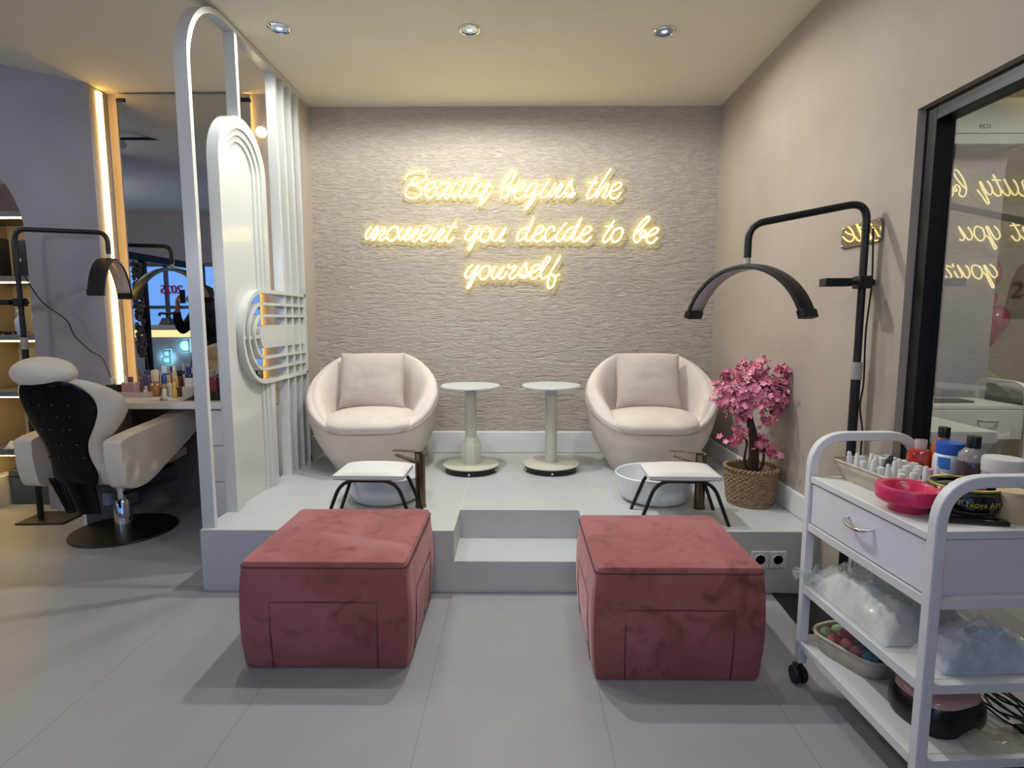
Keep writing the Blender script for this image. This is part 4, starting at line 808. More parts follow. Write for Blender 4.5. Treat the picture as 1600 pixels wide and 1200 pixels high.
# ------------------------------------------------------------------ salon chair
leath = noise_col(M('cream_leatherette', 'd4c8b8', .5), 'cec2b2', 'd9cdbd', (4, 4, 4)); gloss = M('glossy_black', '070708', .14, spec=.3)
ch = thing('salon_chair', 'cream reclining salon chair with glossy black back, turned to the mirror', 'salon chair', (-2.44, 3.40, 0), math.radians(-4))
MB().lathe([(0, 0), (.285, 0), (.29, .006), (.285, .012), (.05, .022), (0, .022)], 56).build('base_disc', black_metal, ch)
MB().lathe([(.05, .02), (.05, .2), (.046, .205)], 24).lathe([(.03, .2), (.03, .36)], 20).build('pump_column', chrome, ch)
MB().box(-.09, -.045, -.05, .0, .17, .25).build('pump_cover', M('pale_blue_plastic', '9fb0d0', .4), ch, bevel=.006)
MB().tube(cr([(.03, -.02, .24), (.14, .06, .27), (.27, .13, .31)], 6), .011, 10).build('pump_lever', black_metal, ch)
MB().box(-.2, .2, -.2, .22, .355, .38).build('seat_plate', black_pl, ch, bevel=.01)
def cushion(w, d_, h, ex=4, n=24):
    def f(sg):
        def g(u, v):
            x, y = u * 2 - 1, v * 2 - 1; e = (max(0, 1 - abs(x) ** ex) * max(0, 1 - abs(y) ** ex)) ** .5
            return (x * w / 2, y * d_ / 2, sg * h / 2 * (.35 + .65 * e))
        return g
    m = MB().grid(f(1), n, n).grid(f(-1), n, n)
    ring = [(x, y) for x, y in [(-1 + 2 * i / n, -1) for i in range(n)] + [(1, -1 + 2 * i / n) for i in range(n)] + [(1 - 2 * i / n, 1) for i in range(n)] + [(-1, 1 - 2 * i / n) for i in range(n)]]
    k = len(ring); vs = [(x * w / 2, y * d_ / 2, s * h / 2 * .35) for s in (-1, 1) for x, y in ring]
    return m.add(vs, [(i, (i + 1) % k, k + (i + 1) % k, k + i) for i in range(k)])
s_ = MB(); cu = cushion(.46, .5, .13); s_.add(cu.v, cu.f, Matrix.Translation((0, .05, .44))); s_.build('seat', leath, ch)
# arms: thick padded wings rising towards the front
for s in (-1, 1):
    a = MB()
    prof = [(-.345, .43), (-.36, .60), (-.31, .655), (.06, .70), (.24, .73), (.315, .70), (.335, .64), (.29, .58), (.02, .45), (-.16, .37), (-.30, .365)]
    pr = cr([(0, y, z) for y, z in prof], 5, True)
    a.me(plate_mesh([[(p.y, p.z) for p in pr]], .105), frame((s * .262, 0, 0), (0, 1, 0), (0, 0, 1)))
    a.build('arm', leath, ch, bevel=.04, seg=6, angle=60)
# hourglass back, leaning back (towards the camera)
BH = cr([(0, .165), (.12, .185), (.27, .165), (.42, .18), (.6, .26), (.74, .30), (.86, .285), (.95, .22), (1, .13)], 8) if False else [(p.x, p.y) for p in cr([(0, .165, 0), (.12, .185, 0), (.27, .165, 0), (.42, .18, 0), (.6, .26, 0), (.74, .30, 0), (.86, .285, 0), (.95, .22, 0), (1, .13, 0)], 8)]
def back_half(z):   # half width along the height 0..1
    for (a, wa), (b, wb) in zip(BH, BH[1:]):
        if z <= b: return wa + (wb - wa) * (z - a) / max(1e-6, b - a)
    return .13
def backf(scale, off, th, z0=0, z1=1):
    def f(u, v):
        z = z0 + (z1 - z0) * v; a = 2 * PI * u; hw = back_half(z) * scale
        ca, sa = math.cos(a), math.sin(a); x = hw * math.copysign(abs(ca) ** .55, ca); y = th * math.copysign(abs(sa) ** .8, sa)
        y += .10 * (x / .3) ** 2                      # wings wrap forward
        edge = min(1, (v * (1 - v) * 4) ** .4 + .05)
        return (x, (-.26 - .15 * z) + off + y * edge, .37 + .62 * z)
    return f
MB().grid(backf(1, 0, .062), 48, 40, closed_u=True).build('backrest', leath, ch)
MB().grid(backf(.70, -.055, .03, .02, .985), 48, 40, closed_u=True).build('back_shell', gloss, ch)
bt = MB(); rb = random.Random(5)
for z in (.30, .42, .56, .68, .78):
    for x in (-.09, -.03, .035, .1): bt.ball((x + rb.uniform(-.02, .02), -.36 - .14 * z + .06 * (x / .3) ** 2 + .01, .37 + .62 * z), (.006, .006, .006), 8, 6)
bt.build('back_buttons', M('dark_stud', '4a4a50', .2, .8), ch)
MB().grid(lambda u, v: (-.03 + (u - .5) * .26 * (1 - .25 * v) + .06 * v, -.325 + .012 * math.sin(u * 9), .42 - .20 * v), 16, 10).build('back_flap', gloss, ch, solid=.012)
hd = MB(); hd.ball((0, 0, 0), (.185, .075, .088), 32, 20, Matrix.Translation((-.05, -.41, 1.02)) @ Matrix.Rotation(math.radians(-14), 4, 'X')); hd.build('headrest', leath, ch)

# ------------------------------------------------------------------ trolley
trw = M('trolley_white', 'd2d0d0', .4); board = M('white_board', 'd3d1cf', .35)
TRX, TRY, TRZ = 1.215, 1.66, math.radians(3)
tl = thing('salon_trolley', 'white three-tier metal trolley with one drawer, by the glass door', 'trolley', (TRX, TRY, 0), TRZ)
hx, hy, ZT = .185, .275, .77
for y in (hy, -hy):
    pts = fillet([(-hx, y, .085), (-hx, y, .905), (hx, y, .905), (hx, y, .085)], .115, 10)
    MB().tube([tuple(p) for p in pts], 0, rect=(.03, .028), up=(0, 1, 0)).build('end_frame', trw, tl, bevel=.003, angle=50)
MB().box(-hx - .012, hx, -hy + .016, hy - .016, ZT - .022, ZT).build('top_board', board, tl, bevel=.002)
MB().box(-hx + .006, hx, -hy + .017, hy - .017, .60, ZT - .023).build('drawer_box', board, tl, smooth=False)
dr = MB().box(-hx - .006, -hx + .005, -hy + .02, hy - .02, .606, ZT - .027).build('drawer', M('drawer_white', 'd5d4da', .3), tl, bevel=.002)
MB().tube(cr([(-hx - .006, .058, .70), (-hx - .03, .04, .692), (-hx - .036, 0, .688), (-hx - .03, -.04, .69), (-hx - .006, -.058, .70)], 6), [.004] * 4 + [.0055] * 4 + [.0065] * 9 + [.0055] * 4 + [.004] * 4, 10).build('handle', chrome, dr)
for z in (.59,): MB().box(-hx - .012, -hx + .012, -hy + .015, hy - .015, z - .012, z + .012).box(hx - .012, hx + .012, -hy + .015, hy - .015, z - .012, z + .012).box(-hx, hx, -hy - .011, -hy + .011, z - .012, z + .012).box(-hx, hx, hy - .011, hy + .011, z - .012, z + .012).build('rail', trw, tl, smooth=False)
ZM, ZL = .375, .165
for nm, z in (('middle_shelf', ZM), ('bottom_shelf', ZL)): MB().box(-hx - .010, hx + .010, -hy + .014, hy - .014, z - .02, z).box(-hx - .014, -hx - .008, -hy + .014, hy - .014, z - .025, z + .004).box(-hx, hx, -hy - .012, -hy + .012, z - .025, z).build(nm, board, tl, bevel=.001)
for x in (-hx, hx):
    for y in (-hy, hy):
        w_ = MB().lathe([(.008, .055), (.008, .09), (.012, .092)], 10, c=(x, y, 0)).box(x - .012, x + .012, y - .016, y + .03, .05, .066)
        for s in (-.014, .014): w_.lathe([(.0, -.008), (.028, -.008), (.031, -.004), (.031, .004), (.028, .008), (0, .008)], 24, mtx=Matrix.Translation((x + s, y + .01, .0315)) @ Matrix.Rotation(PI / 2, 4, 'Y'))
        w_.build('castor', black_pl, tl)
TM = Matrix.Translation((TRX, TRY, 0)) @ Matrix.Rotation(TRZ, 4, 'Z')
def tp(x, y, z): v = TM @ Vector((x, y, z)); return (v.x, v.y, v.z)
# fabric tray of nail polish
canvas = noise_col(M('cream_canvas', 'b9ae9a', .85), 'ab9f8b', 'c3b8a5', (20, 20, 20), bump=.3, bscale=(200, 200, 200), dist=.002)
TX, TY, TR = 1.19, 1.775, math.radians(6)
ft = thing('fabric_tray', 'cream fabric tray crowded with nail polish bottles on the trolley top', 'tray', (TX, TY, ZT), TR)
def ring(w, d, r, z, n=10):
    out = []
    for cx, cy, a0 in ((w / 2 - r, d / 2 - r, 0), (-w / 2 + r, d / 2 - r, PI / 2), (-w / 2 + r, -d / 2 + r, PI), (w / 2 - r, -d / 2 + r, 1.5 * PI)):
        for i in range(n): a = a0 + PI / 2 * i / (n - 1); out.append((cx + r * math.cos(a), cy + r * math.sin(a), z))
    return out
def open_tray(rows, floor=True):
    m = MB(); k = len(rows[0]); vs = [p for r in rows for p in r]
    fs = [(j * k + i, j * k + (i + 1) % k, (j + 1) * k + (i + 1) % k, (j + 1) * k + i) for j in range(len(rows) - 1) for i in range(k)]
    if floor: fs.append(tuple(range(k))[::-1])
    return m.add(vs, fs)
open_tray([ring(.17 + .04 * t, .26 + .05 * t, .03, .001 + .062 * t) for t in (0, .3, .6, 1)]).build('body', canvas, ft, solid=.003)
MB().tube(ring(.21, .31, .03, .063), .0038, 6, closed=True).build('rim', canvas, ft)
TT = Matrix.Translation((TX, TY, ZT)) @ Matrix.Rotation(TR, 4, 'Z')
capw = M('cap_white', 'cfcdca', .35); capb = M('cap_black', '121212', .3); capp = M('cap_pink', 'd58fa0', .35)
polcol = ['d9d4cf', '1a1718', 'd8c2be', 'c9b7ac', '2a1c20', 'b9a9a4', 'e0dcd6', '8a3340']
pr_ = random.Random(11); k = 0
for i in range(4):
    for j in range(7):
        x, y = -.066 + .044 * i + pr_.uniform(-.006, .006), -.108 + .036 * j + pr_.uniform(-.004, .004)
        kind = pr_.choice(['cone', 'cone', 'square', 'round']); cap = capb if (i, j) in ((1, 3), (2, 4)) else capp if (i, j) == (3, 1) else capw
        q = TT @ Vector((x, y, .005)); rowl = ('left', 'second', 'third', 'right')[i]; pos = ('nearest camera', 'second from near end', 'third from near end', 'in the middle', 'third from far end', 'second from far end', 'farthest from camera')[j]
        cn = 'black' if cap is capb else 'pink' if cap is capp else 'white'
        t = thing('nail_polish', '%s-capped nail polish, %s row of the fabric tray, %s' % (cn, rowl, pos), 'nail polish', q, pr_.uniform(0, 1), 'nail polish bottles in the fabric tray')
        t.rotation_euler = (pr_.uniform(-.1, .1), pr_.uniform(-.1, .1), pr_.uniform(0, 1.5))
        pm = M('polish', pr_.choice(polcol), .12, coat=.5)
        MB().lathe([(0, 0), (.0135, 0), (.0145, .003), (.0145, .034), (.011, .041), (.006, .044)], 16).build('body', pm, t)
        if kind == 'cone': MB().lathe([(.0115, .042), (.006, .088), (.0045, .09), (0, .0905)], 14).build('cap', cap, t)
        elif kind == 'square': MB().frustum((-.011, .011, -.011, .011), (-.0095, .0095, -.0095, .0095), .042, .074).build('cap', cap, t, bevel=.0015)
        else: MB().lathe([(.010, .042), (.0105, .07), (.009, .073), (0, .074)], 16).build('cap', cap, t)
# bowls and tools
pinkp = M('pink_plastic', 'cf2f5b', .28, coat=.3)
MBp = MB().lathe([(0, 0), (.043, 0), (.046, .004), (.047, .018), (.070, .026), (.079, .034), (.081, .066), (.079, .070), (.062, .069), (.058, .064), (.05, .03), (0, .026)], 56)
simple('manicure_bowl', MBp, pinkp, (1.095, 1.56, ZT), 'bright pink plastic manicure bowl at front of the trolley top', 'bowl')
bb_ = thing('salt_bowl', 'black round bowl with gold rim and gold lettering, beside the pink bowl', 'bowl', (1.245, 1.555, ZT))
blackg = noise_col(M('black_glaze', '171312', .15, coat=.6), '0f0c0b', '2c2412', (9, 9, 3), .5, .7)
MB().lathe([(0, 0), (.05, 0), (.085, .02), (.094, .045), (.086, .072), (.078, .078), (.070, .076), (.074, .06), (.06, .02), (0, .014)], 56).build('body', blackg, bb_)
MB().tube([(.0815 * math.cos(a), .0815 * math.sin(a), .0775) for a in [2 * PI * i / 60 for i in range(60)]], .004, 8, closed=True).build('gold_rim', M('gold_band', 'a99b4c', .35, .5), bb_)
gm = MB(); txt = text_mesh('P Nova AM', .021, .0005)
vs = []
for v in txt.vertices:
    a = -PI / 2 - .25 + v.co.x / .092; zz = .045 + v.co.y; rr = .0952 - .12 * max(0, zz - .045) + .03 * min(0, zz - .045); vs.append((rr * math.cos(a), rr * math.sin(a), zz))
gm.add(vs, [list(p.vertices) for p in txt.polygons]).build('gold_lettering', M('gold_ink', 'b9ab45', .4), bb_, smooth=False)
simple('pink_file', MB().box(-.04, .04, -.012, .012, -.004, .004), M('pink_card', 'd98fa3', .6), (1.25, 1.55, ZT + .070), 'pink buffer block lying inside the black bowl', 'nail file', bevel=.002, rz=-.2)
simple('applicator', MB().lathe([(.009, 0), (.002, .03), (0, .031)], 12), capw, (1.215, 1.57, ZT + .045), 'white pointed applicator tip sticking out of the black bowl', 'applicator')
fl_ = MB().box(-.075, .075, -.016, .016, 0, .014)
simple('nail_drill', fl_, M('gloss_black_tool', '0d0d0e', .18, coat=.5), (1.20, 1.455, ZT), 'glossy black handheld tool lying in front of the black bowl', 'tool', bevel=.006, seg=4, rz=math.radians(-12))
def tub(name, label, cat, loc, prof, mat, cap=None, capm=None, extra=(), sz=1.16):
    t = thing(name, label, cat, loc, 0, 'product bottles on the trolley top'); t.scale = (1.02, 1.02, sz); MB().lathe(prof, 36).build('body', mat, t)
    if cap: MB().lathe(cap, 36).build('cap', capm, t)
    for nm, mb, m in extra: mb.build(nm, m, t)
    return t
clear_t = lambda n, c: M(n, c, .1, coat=.6)
def band(r, z0, z1, a0, a1, n=12): return MB().grid(lambda u, v: (r * math.cos(a0 + (a1 - a0) * u), r * math.sin(a0 + (a1 - a0) * u), z0 + (z1 - z0) * v), n, 1)
tub('liquid_bottle', 'squat bottle of red liquid with clear cap behind the fabric tray', 'bottle', (1.338, 1.865, ZT), [(0, 0), (.034, 0), (.036, .005), (.037, .075), (.031, .088), (.018, .092)], clear_t('red_liquid', 'a8291c'), [(.017, .092), (.018, .115), (.017, .118), (0, .118)], clear_film('clear_cap', .6, 'dcc6c2'))
tub('liquid_bottle', 'tall bottle of orange liquid with black cap behind the white jar', 'bottle', (1.385, 1.83, ZT), [(0, 0), (.032, 0), (.034, .004), (.034, .09), (.030, .112), (.016, .128), (.014, .134)], clear_t('orange_liquid', 'b0561d'), [(.0165, .132), (.0165, .158), (.015, .16), (0, .16)], capb)
tub('product_jar', 'white jar with blue screw lid behind the nail polish tray', 'jar', (1.358, 1.765, ZT), [(0, 0), (.039, 0), (.042, .004), (.042, .085), (.038, .096), (.032, .10)], M('white_plastic', 'd3d5d9', .3), [(.036, .098), (.0375, .125), (.036, .129), (0, .130)], M('blue_lid', '2a56ae', .35), (('label', band(.0424, .06, .092, PI + .2, PI + 1.0), M('blue_print', '3f78c4', .4)), ('small_print', band(.0424, .018, .06, -PI * .5 + .2, -PI * .5 + .9), M('grey_print', '8f9095', .5))))
tub('liquid_bottle', 'dark plum bottle with black cap right of the blue-lidded jar', 'bottle', (1.358, 1.675, ZT), [(0, 0), (.034, 0), (.037, .005), (.037, .09), (.033, .11), (.018, .124), (.015, .128)], clear_t('plum_liquid', '4b3a3d'), [(.0175, .126), (.0175, .152), (.016, .154), (0, .154)], capb, (('label', band(.0374, .012, .05, PI + .1, 1.65 * PI), M('lilac_print', '8d7f8c', .4)), ('clear_shoulder', MB().lathe([(.0365, .093), (.0335, .111), (.0185, .1245)], 36), M('frost_shoulder', '8b8280', .15))), sz=1.22)
tub('product_jar', 'wide clear jar with white lid and purple label at right end of trolley', 'jar', (1.372, 1.585, ZT), [(0, 0), (.044, 0), (.046, .004), (.046, .074), (.044, .078)], M('frosted_jar', 'a9a0a4', .2), [(.047, .078), (.048, .104), (.046, .108), (0, .109)], M('jar_lid', 'cfcac9', .35), (('label', band(.0465, .012, .062, PI + .35, 1.6 * PI), M('purple_print', '7a4f9c', .4)), ('white_label', band(.0465, .012, .066, PI - .25, PI + .34), M('pale_print', 'd0c5c4', .5))), sz=1.33)
tub('product_jar', 'beige cylinder jar behind the near trolley handle', 'jar', (1.318, 1.478, ZT), [(0, 0), (.036, 0), (.038, .004), (.038, .078), (.036, .082), (0, .083)], M('beige_jar', 'bfa67f', .45), sz=1)

# middle shelf: film packs
film = clear_film('clear_film', .28, 'e2e5e8', .06)
towel = noise_col(M('white_towel', 'd9d7cb', .8), 'c2bdac', 'e2e1da', (9, 9, 9), .3, .7)
def crumple(w, d, h, seed, amp, n=36, ed=3):
    def f(u, v):
        x, y = u * 2 - 1, v * 2 - 1; e = (max(0, 1 - abs(x) ** ed) * max(0, 1 - abs(y) ** ed)) ** .5
        q = Vector((u * 5 * w / .3, v * 5 * d / .3, seed)); nz = mnoise.noise(q) + .6 * abs(mnoise.noise(q * 2.3)) + .35 * mnoise.noise(q * 5)
        return (x * w / 2 + amp * .4 * mnoise.noise(q + Vector((9, 0, 0))), y * d / 2 + amp * .4 * mnoise.noise(q + Vector((0, 9, 0))), max(.001, h * e * (1 + .25 * nz) + amp * nz * (.3 + e)))
    return f
def pack(label, loc, rz, w, d, h, seed, inner, inner_lab, wrapname='film_wrap'):
    t = thing('film_pack', label, 'film pack', loc, rz)
    MB().grid(crumple(w * .88, d * .9, h * .86, seed + 3, .004, 30), 30, 30).build(inner_lab, inner, t)
    MB().grid(crumple(w, d, h, seed, .010, 60), 60, 60).build(wrapname, film, t)
    return t
pack('clear film pack of folded white towels filling the middle trolley shelf', tp(-.03, .065, ZM + .001), TRZ, .33, .40, .125, 2.0, towel, 'towels')
pack('crumpled clear bag of pale blue covers at near end of middle shelf', tp(.02, -.197, ZM + .001), TRZ, .29, .12, .10, 7.3, noise_col(M('pale_blue_cover', 'aab0bf', .6), '9aa0b2', 'c5c9d2', (16, 16, 16), .35, .65), 'covers')
simple('film_flap', MB().grid(lambda u, v: (-.05 + .09 * u, .03 * math.sin(u * 5 + v * 3), .05 * v + .012 * mnoise.noise(Vector((u * 6, v * 6, 3)))), 14, 8), film, tp(-.19, .235, ZM + .03), 'loose clear film end hanging past the far left trolley post', 'film', solid=.0008)
# bottom shelf: basket of bath bombs, nail lamp, cable
FB = tp(-.07, .155, ZL + .001)
fb = thing('fabric_basket', 'oblong cream fabric basket of coloured balls on the bottom trolley shelf', 'basket', FB, TRZ + math.radians(20))
open_tray([ring(.13 + .03 * t + .01 * math.sin(PI * t), .22 + .03 * t, .055, .001 + .06 * t, 12) for t in (0, .25, .5, .75, 1)]).build('body', canvas, fb, solid=.004)
MB().tube(ring(.16, .25, .06, .061, 12), .006, 8, closed=True).build('rim', canvas, fb)
FM = Matrix.Translation(FB) @ Matrix.Rotation(TRZ + math.radians(20), 4, 'Z')
cols = [('sage green', '8d9f7c'), ('dusty red', 'a8565a'), ('coral pink', 'c47a75'), ('steel blue', '4f708f'), ('rose', 'b0666c'), ('teal blue', '4a7f96')]
sp_ = [(-.03, .085, 0), (.02, .08, 0), (-.045, .045, 1), (.0, .045, 0), (.04, .05, 2), (-.035, .005, 2), (.005, .005, 0), (.045, .008, 4), (-.04, -.035, 4), (-.005, -.035, 3), (.035, -.03, 3), (-.035, -.075, 5), (.0, -.075, 1), (.035, -.07, 5), (-.012, .025, 1), (.02, -.055, 3)]
where = ('far left end', 'far right end', 'left side, second row', 'middle of second row', 'right side, second row', 'left side, third row', 'middle of third row', 'right side, third row', 'left side, fourth row', 'middle of fourth row', 'right side, fourth row', 'near left end', 'middle of near end', 'near right end', 'top of the pile at back', 'top of the pile at front')
for (x, y, c), wq in zip(sp_, where):
    r = .023; q = FM @ Vector((x, y, .03 + r * (1 if wq.startswith('top') is False else 2.0)))
    m = noise_col(M('bath_bomb', cols[c][1], .9), cols[c][1], '9a948c' if c == 3 else 'b8b0a2', (35, 35, 35), .45, .75, bump=.5, bscale=(90, 90, 90), dist=.003)
    o = MB().ball((0, 0, 0), (r, r, r * .96), 18, 12).build('bath_bomb', m, loc=q); tag(o, '%s speckled ball in the trolley basket, %s' % (cols[c][0], wq), 'bath bomb', 'bath bombs in the fabric basket')
nl = thing('nail_lamp', 'pink-topped black nail lamp on the bottom trolley shelf', 'nail lamp', tp(-.015, -.115, ZL + .001), TRZ + .25)
def lampf(s, z0, z1, k0, k1):
    P_ = []
    for i in range(40):
        a = 2 * PI * i / 40; x = .105 * s * math.copysign(abs(math.cos(a)) ** .7, math.cos(a)) * (1 - .12 * math.sin(a)); y = .095 * s * math.copysign(abs(math.sin(a)) ** .7, math.sin(a)); P_.append((x, y))
    return P_
ol = lampf(1, 0, 0, 0, 0); m = MB(); rows = [(1.0, 0), (1.06, .02), (1.05, .05), (.98, .07), (.92, .078)]
vs = [(x * s, y * s, z) for s, z in rows for x, y in ol]; fs = [(j * 40 + i, j * 40 + (i + 1) % 40, (j + 1) * 40 + (i + 1) % 40, (j + 1) * 40 + i) for j in range(len(rows) - 1) for i in range(40)]; fs += [tuple(range(40))[::-1], tuple(range(160, 200))]
m.add(vs, fs).build('body', M('lamp_black', '151314', .3), nl)
m = MB(); rows = [(.93, .074), (.90, .088), (.80, .098), (.5, .106), (.01, .108)]
vs = [(x * s, y * s, z) for s, z in rows for x, y in ol]; fs = [(j * 40 + i, j * 40 + (i + 1) % 40, (j + 1) * 40 + (i + 1) % 40, (j + 1) * 40 + i) for j in range(len(rows) - 1) for i in range(40)]
m.add(vs, fs).build('pink_top', M('pink_shell', 'c59390', .15, coat=.7), nl)
rc = random.Random(4); cb_ = MB()
pts = []
for i in range(26): a = i * 1.05; pts.append(tp(.155 + .022 * math.cos(a) * rc.uniform(.6, 1.2), -.16 + .075 * math.sin(a) * rc.uniform(.6, 1.2), ZL + .008 + .0032 * i + rc.uniform(0, .01)))
cb_.tube(cr(pts, 6), .0032, 6); tag(cb_.build('power_cable', black_pl), 'tangled black power cable beside the pink nail lamp', 'cable')
ad = MB().box(-.025, .025, -.035, .035, 0, .03).build('power_adapter', black_pl, loc=tp(.165, -.235, ZL + .001), bevel=.004); tag(ad, 'black power adapter lying under the tangled cable', 'adapter')
simple('plastic_sheet', MB().grid(crumple(.2, .09, .02, 4.4, .006), 24, 12), clear_film('cream_film', .5, 'cfc9a8', .25), tp(.07, -.215 - .012, ZL + .001), 'crumpled cream plastic sheet at near edge of bottom shelf', 'plastic sheet', rz=TRZ)

# ------------------------------------------------------------------ room beyond the glass
t2 = thing('treatment_table', 'white pedestal table just behind the glass door', 'table', (2.0, 3.13, 0)); MB().box(-.40, .385, -.33, .33, .69, .75).build('table_top', board, t2, bevel=.003); MB().box(-.3, .3, -.2, .2, 0, .69).build('pedestal', M('taupe_board', '8d8880', .5), t2, bevel=.003)
tl2 = thing('salon_trolley', 'white trolley with curved handles seen through the glass, behind the table', 'trolley', (2.86, 3.72, 0))
for x in (-.30, .30): MB().tube([tuple(p) for p in fillet([(x, -.2, .08), (x, -.2, .90), (x, .2, .90), (x, .2, .08)], .11, 8)], 0, rect=(.03, .028), up=(1, 0, 0)).build('end_frame', trw, tl2, bevel=.003, angle=50)
MB().box(-.285, .285, -.2, .2, .75, .77).build('top_board', board, tl2); dd = MB().box(-.28, .28, -.205, .19, .56, .745).build('drawer', trw, tl2, bevel=.003)
MB().tube(cr([(.0, -.205, .68), (.03, -.23, .675), (.10, -.23, .675), (.13, -.205, .68)], 5), .006, 8).build('handle', chrome, dd)
MB().box(-.285, .285, -.2, .2, .35, .37).build('middle_shelf', board, tl2)
for x in (-.3, .3):
    for y in (-.2, .2): MB().lathe([(0, 0), (.02, .0), (.03, .03), (.02, .06), (.008, .08)], 12, c=(x, y, 0)).build('castor', black_pl, tl2)
simple('dark_tray', MB().box(-.16, .16, -.07, .07, 0, .012), M('dark_tray', '4a4747', .5), (2.78, 3.72, .771), 'flat dark tray lying on the trolley behind the glass', 'tray', bevel=.003)
bedm = M('sage_vinyl', '928e74', .5)
bd = thing('treatment_bed', 'sage beige padded treatment bed at back of the room behind the glass', 'bed', (4.0, 4.5, 0))
def pad(w, d_, h, mtx, name):
    q = MB(); c = cushion(w, d_, h); q.add(c.v, c.f, mtx); q.build(name, bedm, bd)
pad(1.1, .6, .14, Matrix.Translation((0, 0, .62)), 'mattress'); pad(.55, .56, .12, Matrix.Translation((-.42, 0, .83)) @ Matrix.Rotation(.55, 4, 'Y'), 'back_rest'); pad(.7, .12, .16, Matrix.Translation((0, -.33, .76)), 'arm_pad')
MB().box(-.4, .4, -.2, .2, 0, .55).build('base', M('sage_base', '7f7c6c', .5), bd, bevel=.01); MB().tube([(-.55, -.25, 0), (-.55, -.25, .7)], .02).build('post', black_metal, bd)
ac = thing('air_conditioner', 'white wall air conditioner above the partition, seen through the glass', 'air conditioner', (2.96, 4.099, 2.44))
MB().me(plate_mesh([[(0, .05), (.06, .0), (.17, .01), (.205, .07), (.205, .29), (.18, .305), (0, .305)]], .80), frame((0, 0, 0), (0, -1, 0), (0, 0, 1))).build('casing', M('appliance_white', 'c9cbcc', .35), ac, bevel=.006)
MB().box(-.36, .36, -.172, -.06, -.002, .004).build('vent', M('vent_dark', '3f4244', .5), ac); MB().box(-.37, .37, -.207, -.2, .066, .070).build('flap_seam', M('vent_dark', '55585a', .5), ac)
lg = text_mesh('eco', .055, .001); MB().me(lg, frame((.08, -.2065, .115), (1, 0, 0), (0, 0, 1))).build('lettering', M('grey_print', '5d6164', .5), ac, smooth=False)
lb_ = MB().box(-.35, .35, -.02, .02, 0, .05).build('led_bar', EM('led_bar', 'ffe9a0', 3), loc=(3.62, 3.7, 2.745)); tag(lb_, 'linear warm LED bar at the ceiling behind the glass', 'ceiling light')
simple('ledge', MB().box(-.02, .5, -.1, .1, -.14, 0), M('pale_yellow_board', 'd2cba3', .6), (3.5, 3.95, 2.72), 'pale bulkhead box under the LED bar behind the glass', 'bulkhead')
balm = M('pink_balloon', 'c0607f', .2, coat=.5); balm2 = M('deep_pink_balloon', 'a83f66', .2, coat=.5)
for k, (x, z, r, m_, lb) in enumerate(((4.10, 1.19, .125, balm2, 'deep pink balloon, lower of the balloons behind the glass'), (4.24, 1.31, .10, balm, 'pale pink elongated balloon touching the lower deep pink balloon'), (4.09, 1.70, .12, balm2, 'deep pink balloon, upper one on wall behind the glass'), (4.13, 1.50, .09, balm, 'pale pink balloon between the two deep pink balloons'))):
    o = MB().ball((0, 0, 0), (r, r * .9, r * 1.2), 22, 14).lathe([(.006, -r * 1.2 - .006), (.012, -r * 1.2 - .02)], 10).build('balloon', m_, loc=(x, 5.2 - r * .9, z)); tag(o, lb, 'balloon', 'balloons behind the glass')
foil = M('rose_gold_foil', 'b98a86', .18, .9)
def foil_digit(chars, loc, size, label, ry=0, mat=foil, th=.03):
    me = text_mesh(chars, size, th); o = MB().me(me, frame((0, 0, 0), (1, 0, 0), (0, 0, 1))).build('foil_balloon', mat, loc=loc, bevel=.008, seg=2, smooth=False); o.rotation_euler = (0, 0, ry); return tag(o, label, 'foil balloon', 'foil numbers')
for ch_, x, lb in (('2', 4.46, 'rose gold foil digit two, first of the number behind the glass'), ('0', 4.60, 'rose gold foil zero on the wall behind the glass'), ('2', 4.74, 'rose gold foil digit two, second of the number behind the glass'), ('5', 4.88, 'rose gold foil five, last of number behind the glass')): foil_digit(ch_, (x, 5.17, 1.57), .2, lb)

# ------------------------------------------------------------------ the part of the salon behind the camera, seen in the tall mirror
tkr = thing('ceiling_track', 'black lighting track with a white spotlight, reflected in the tall mirror', 'track light', (-3.25, 2.6, 2.90)); MB().box(-.45, .45, -.012, .012, 0, .02).build('track', black_pl, tkr)
MB().tube([(-.32, 0, 0), (-.30, 0, -.05)], .01).tube([(-.36, -.02, -.06), (-.25, .05, -.05)], .035, 16).build('spotlight', white_p, tkr)
rd = thing('reception_desk', 'white reception counter with backlit letters, reflected in the tall mirror', 'reception desk', (-4.75, -.4, 0))
MB().box(-.75, .75, -.02, .28, 0, 1.06).build('front', M('desk_blue_white', 'a9b6c6', .4), rd, bevel=.004); MB().box(-.78, .78, -.1, .30, 1.16, 1.23).build('counter', M('desk_top', 'b4b2b0', .4), rd, bevel=.004)
MB().box(-.74, .74, .0, .24, 1.06, 1.16).build('lit_gap', EM('desk_led', 'ffe8a0', 1.6), rd)
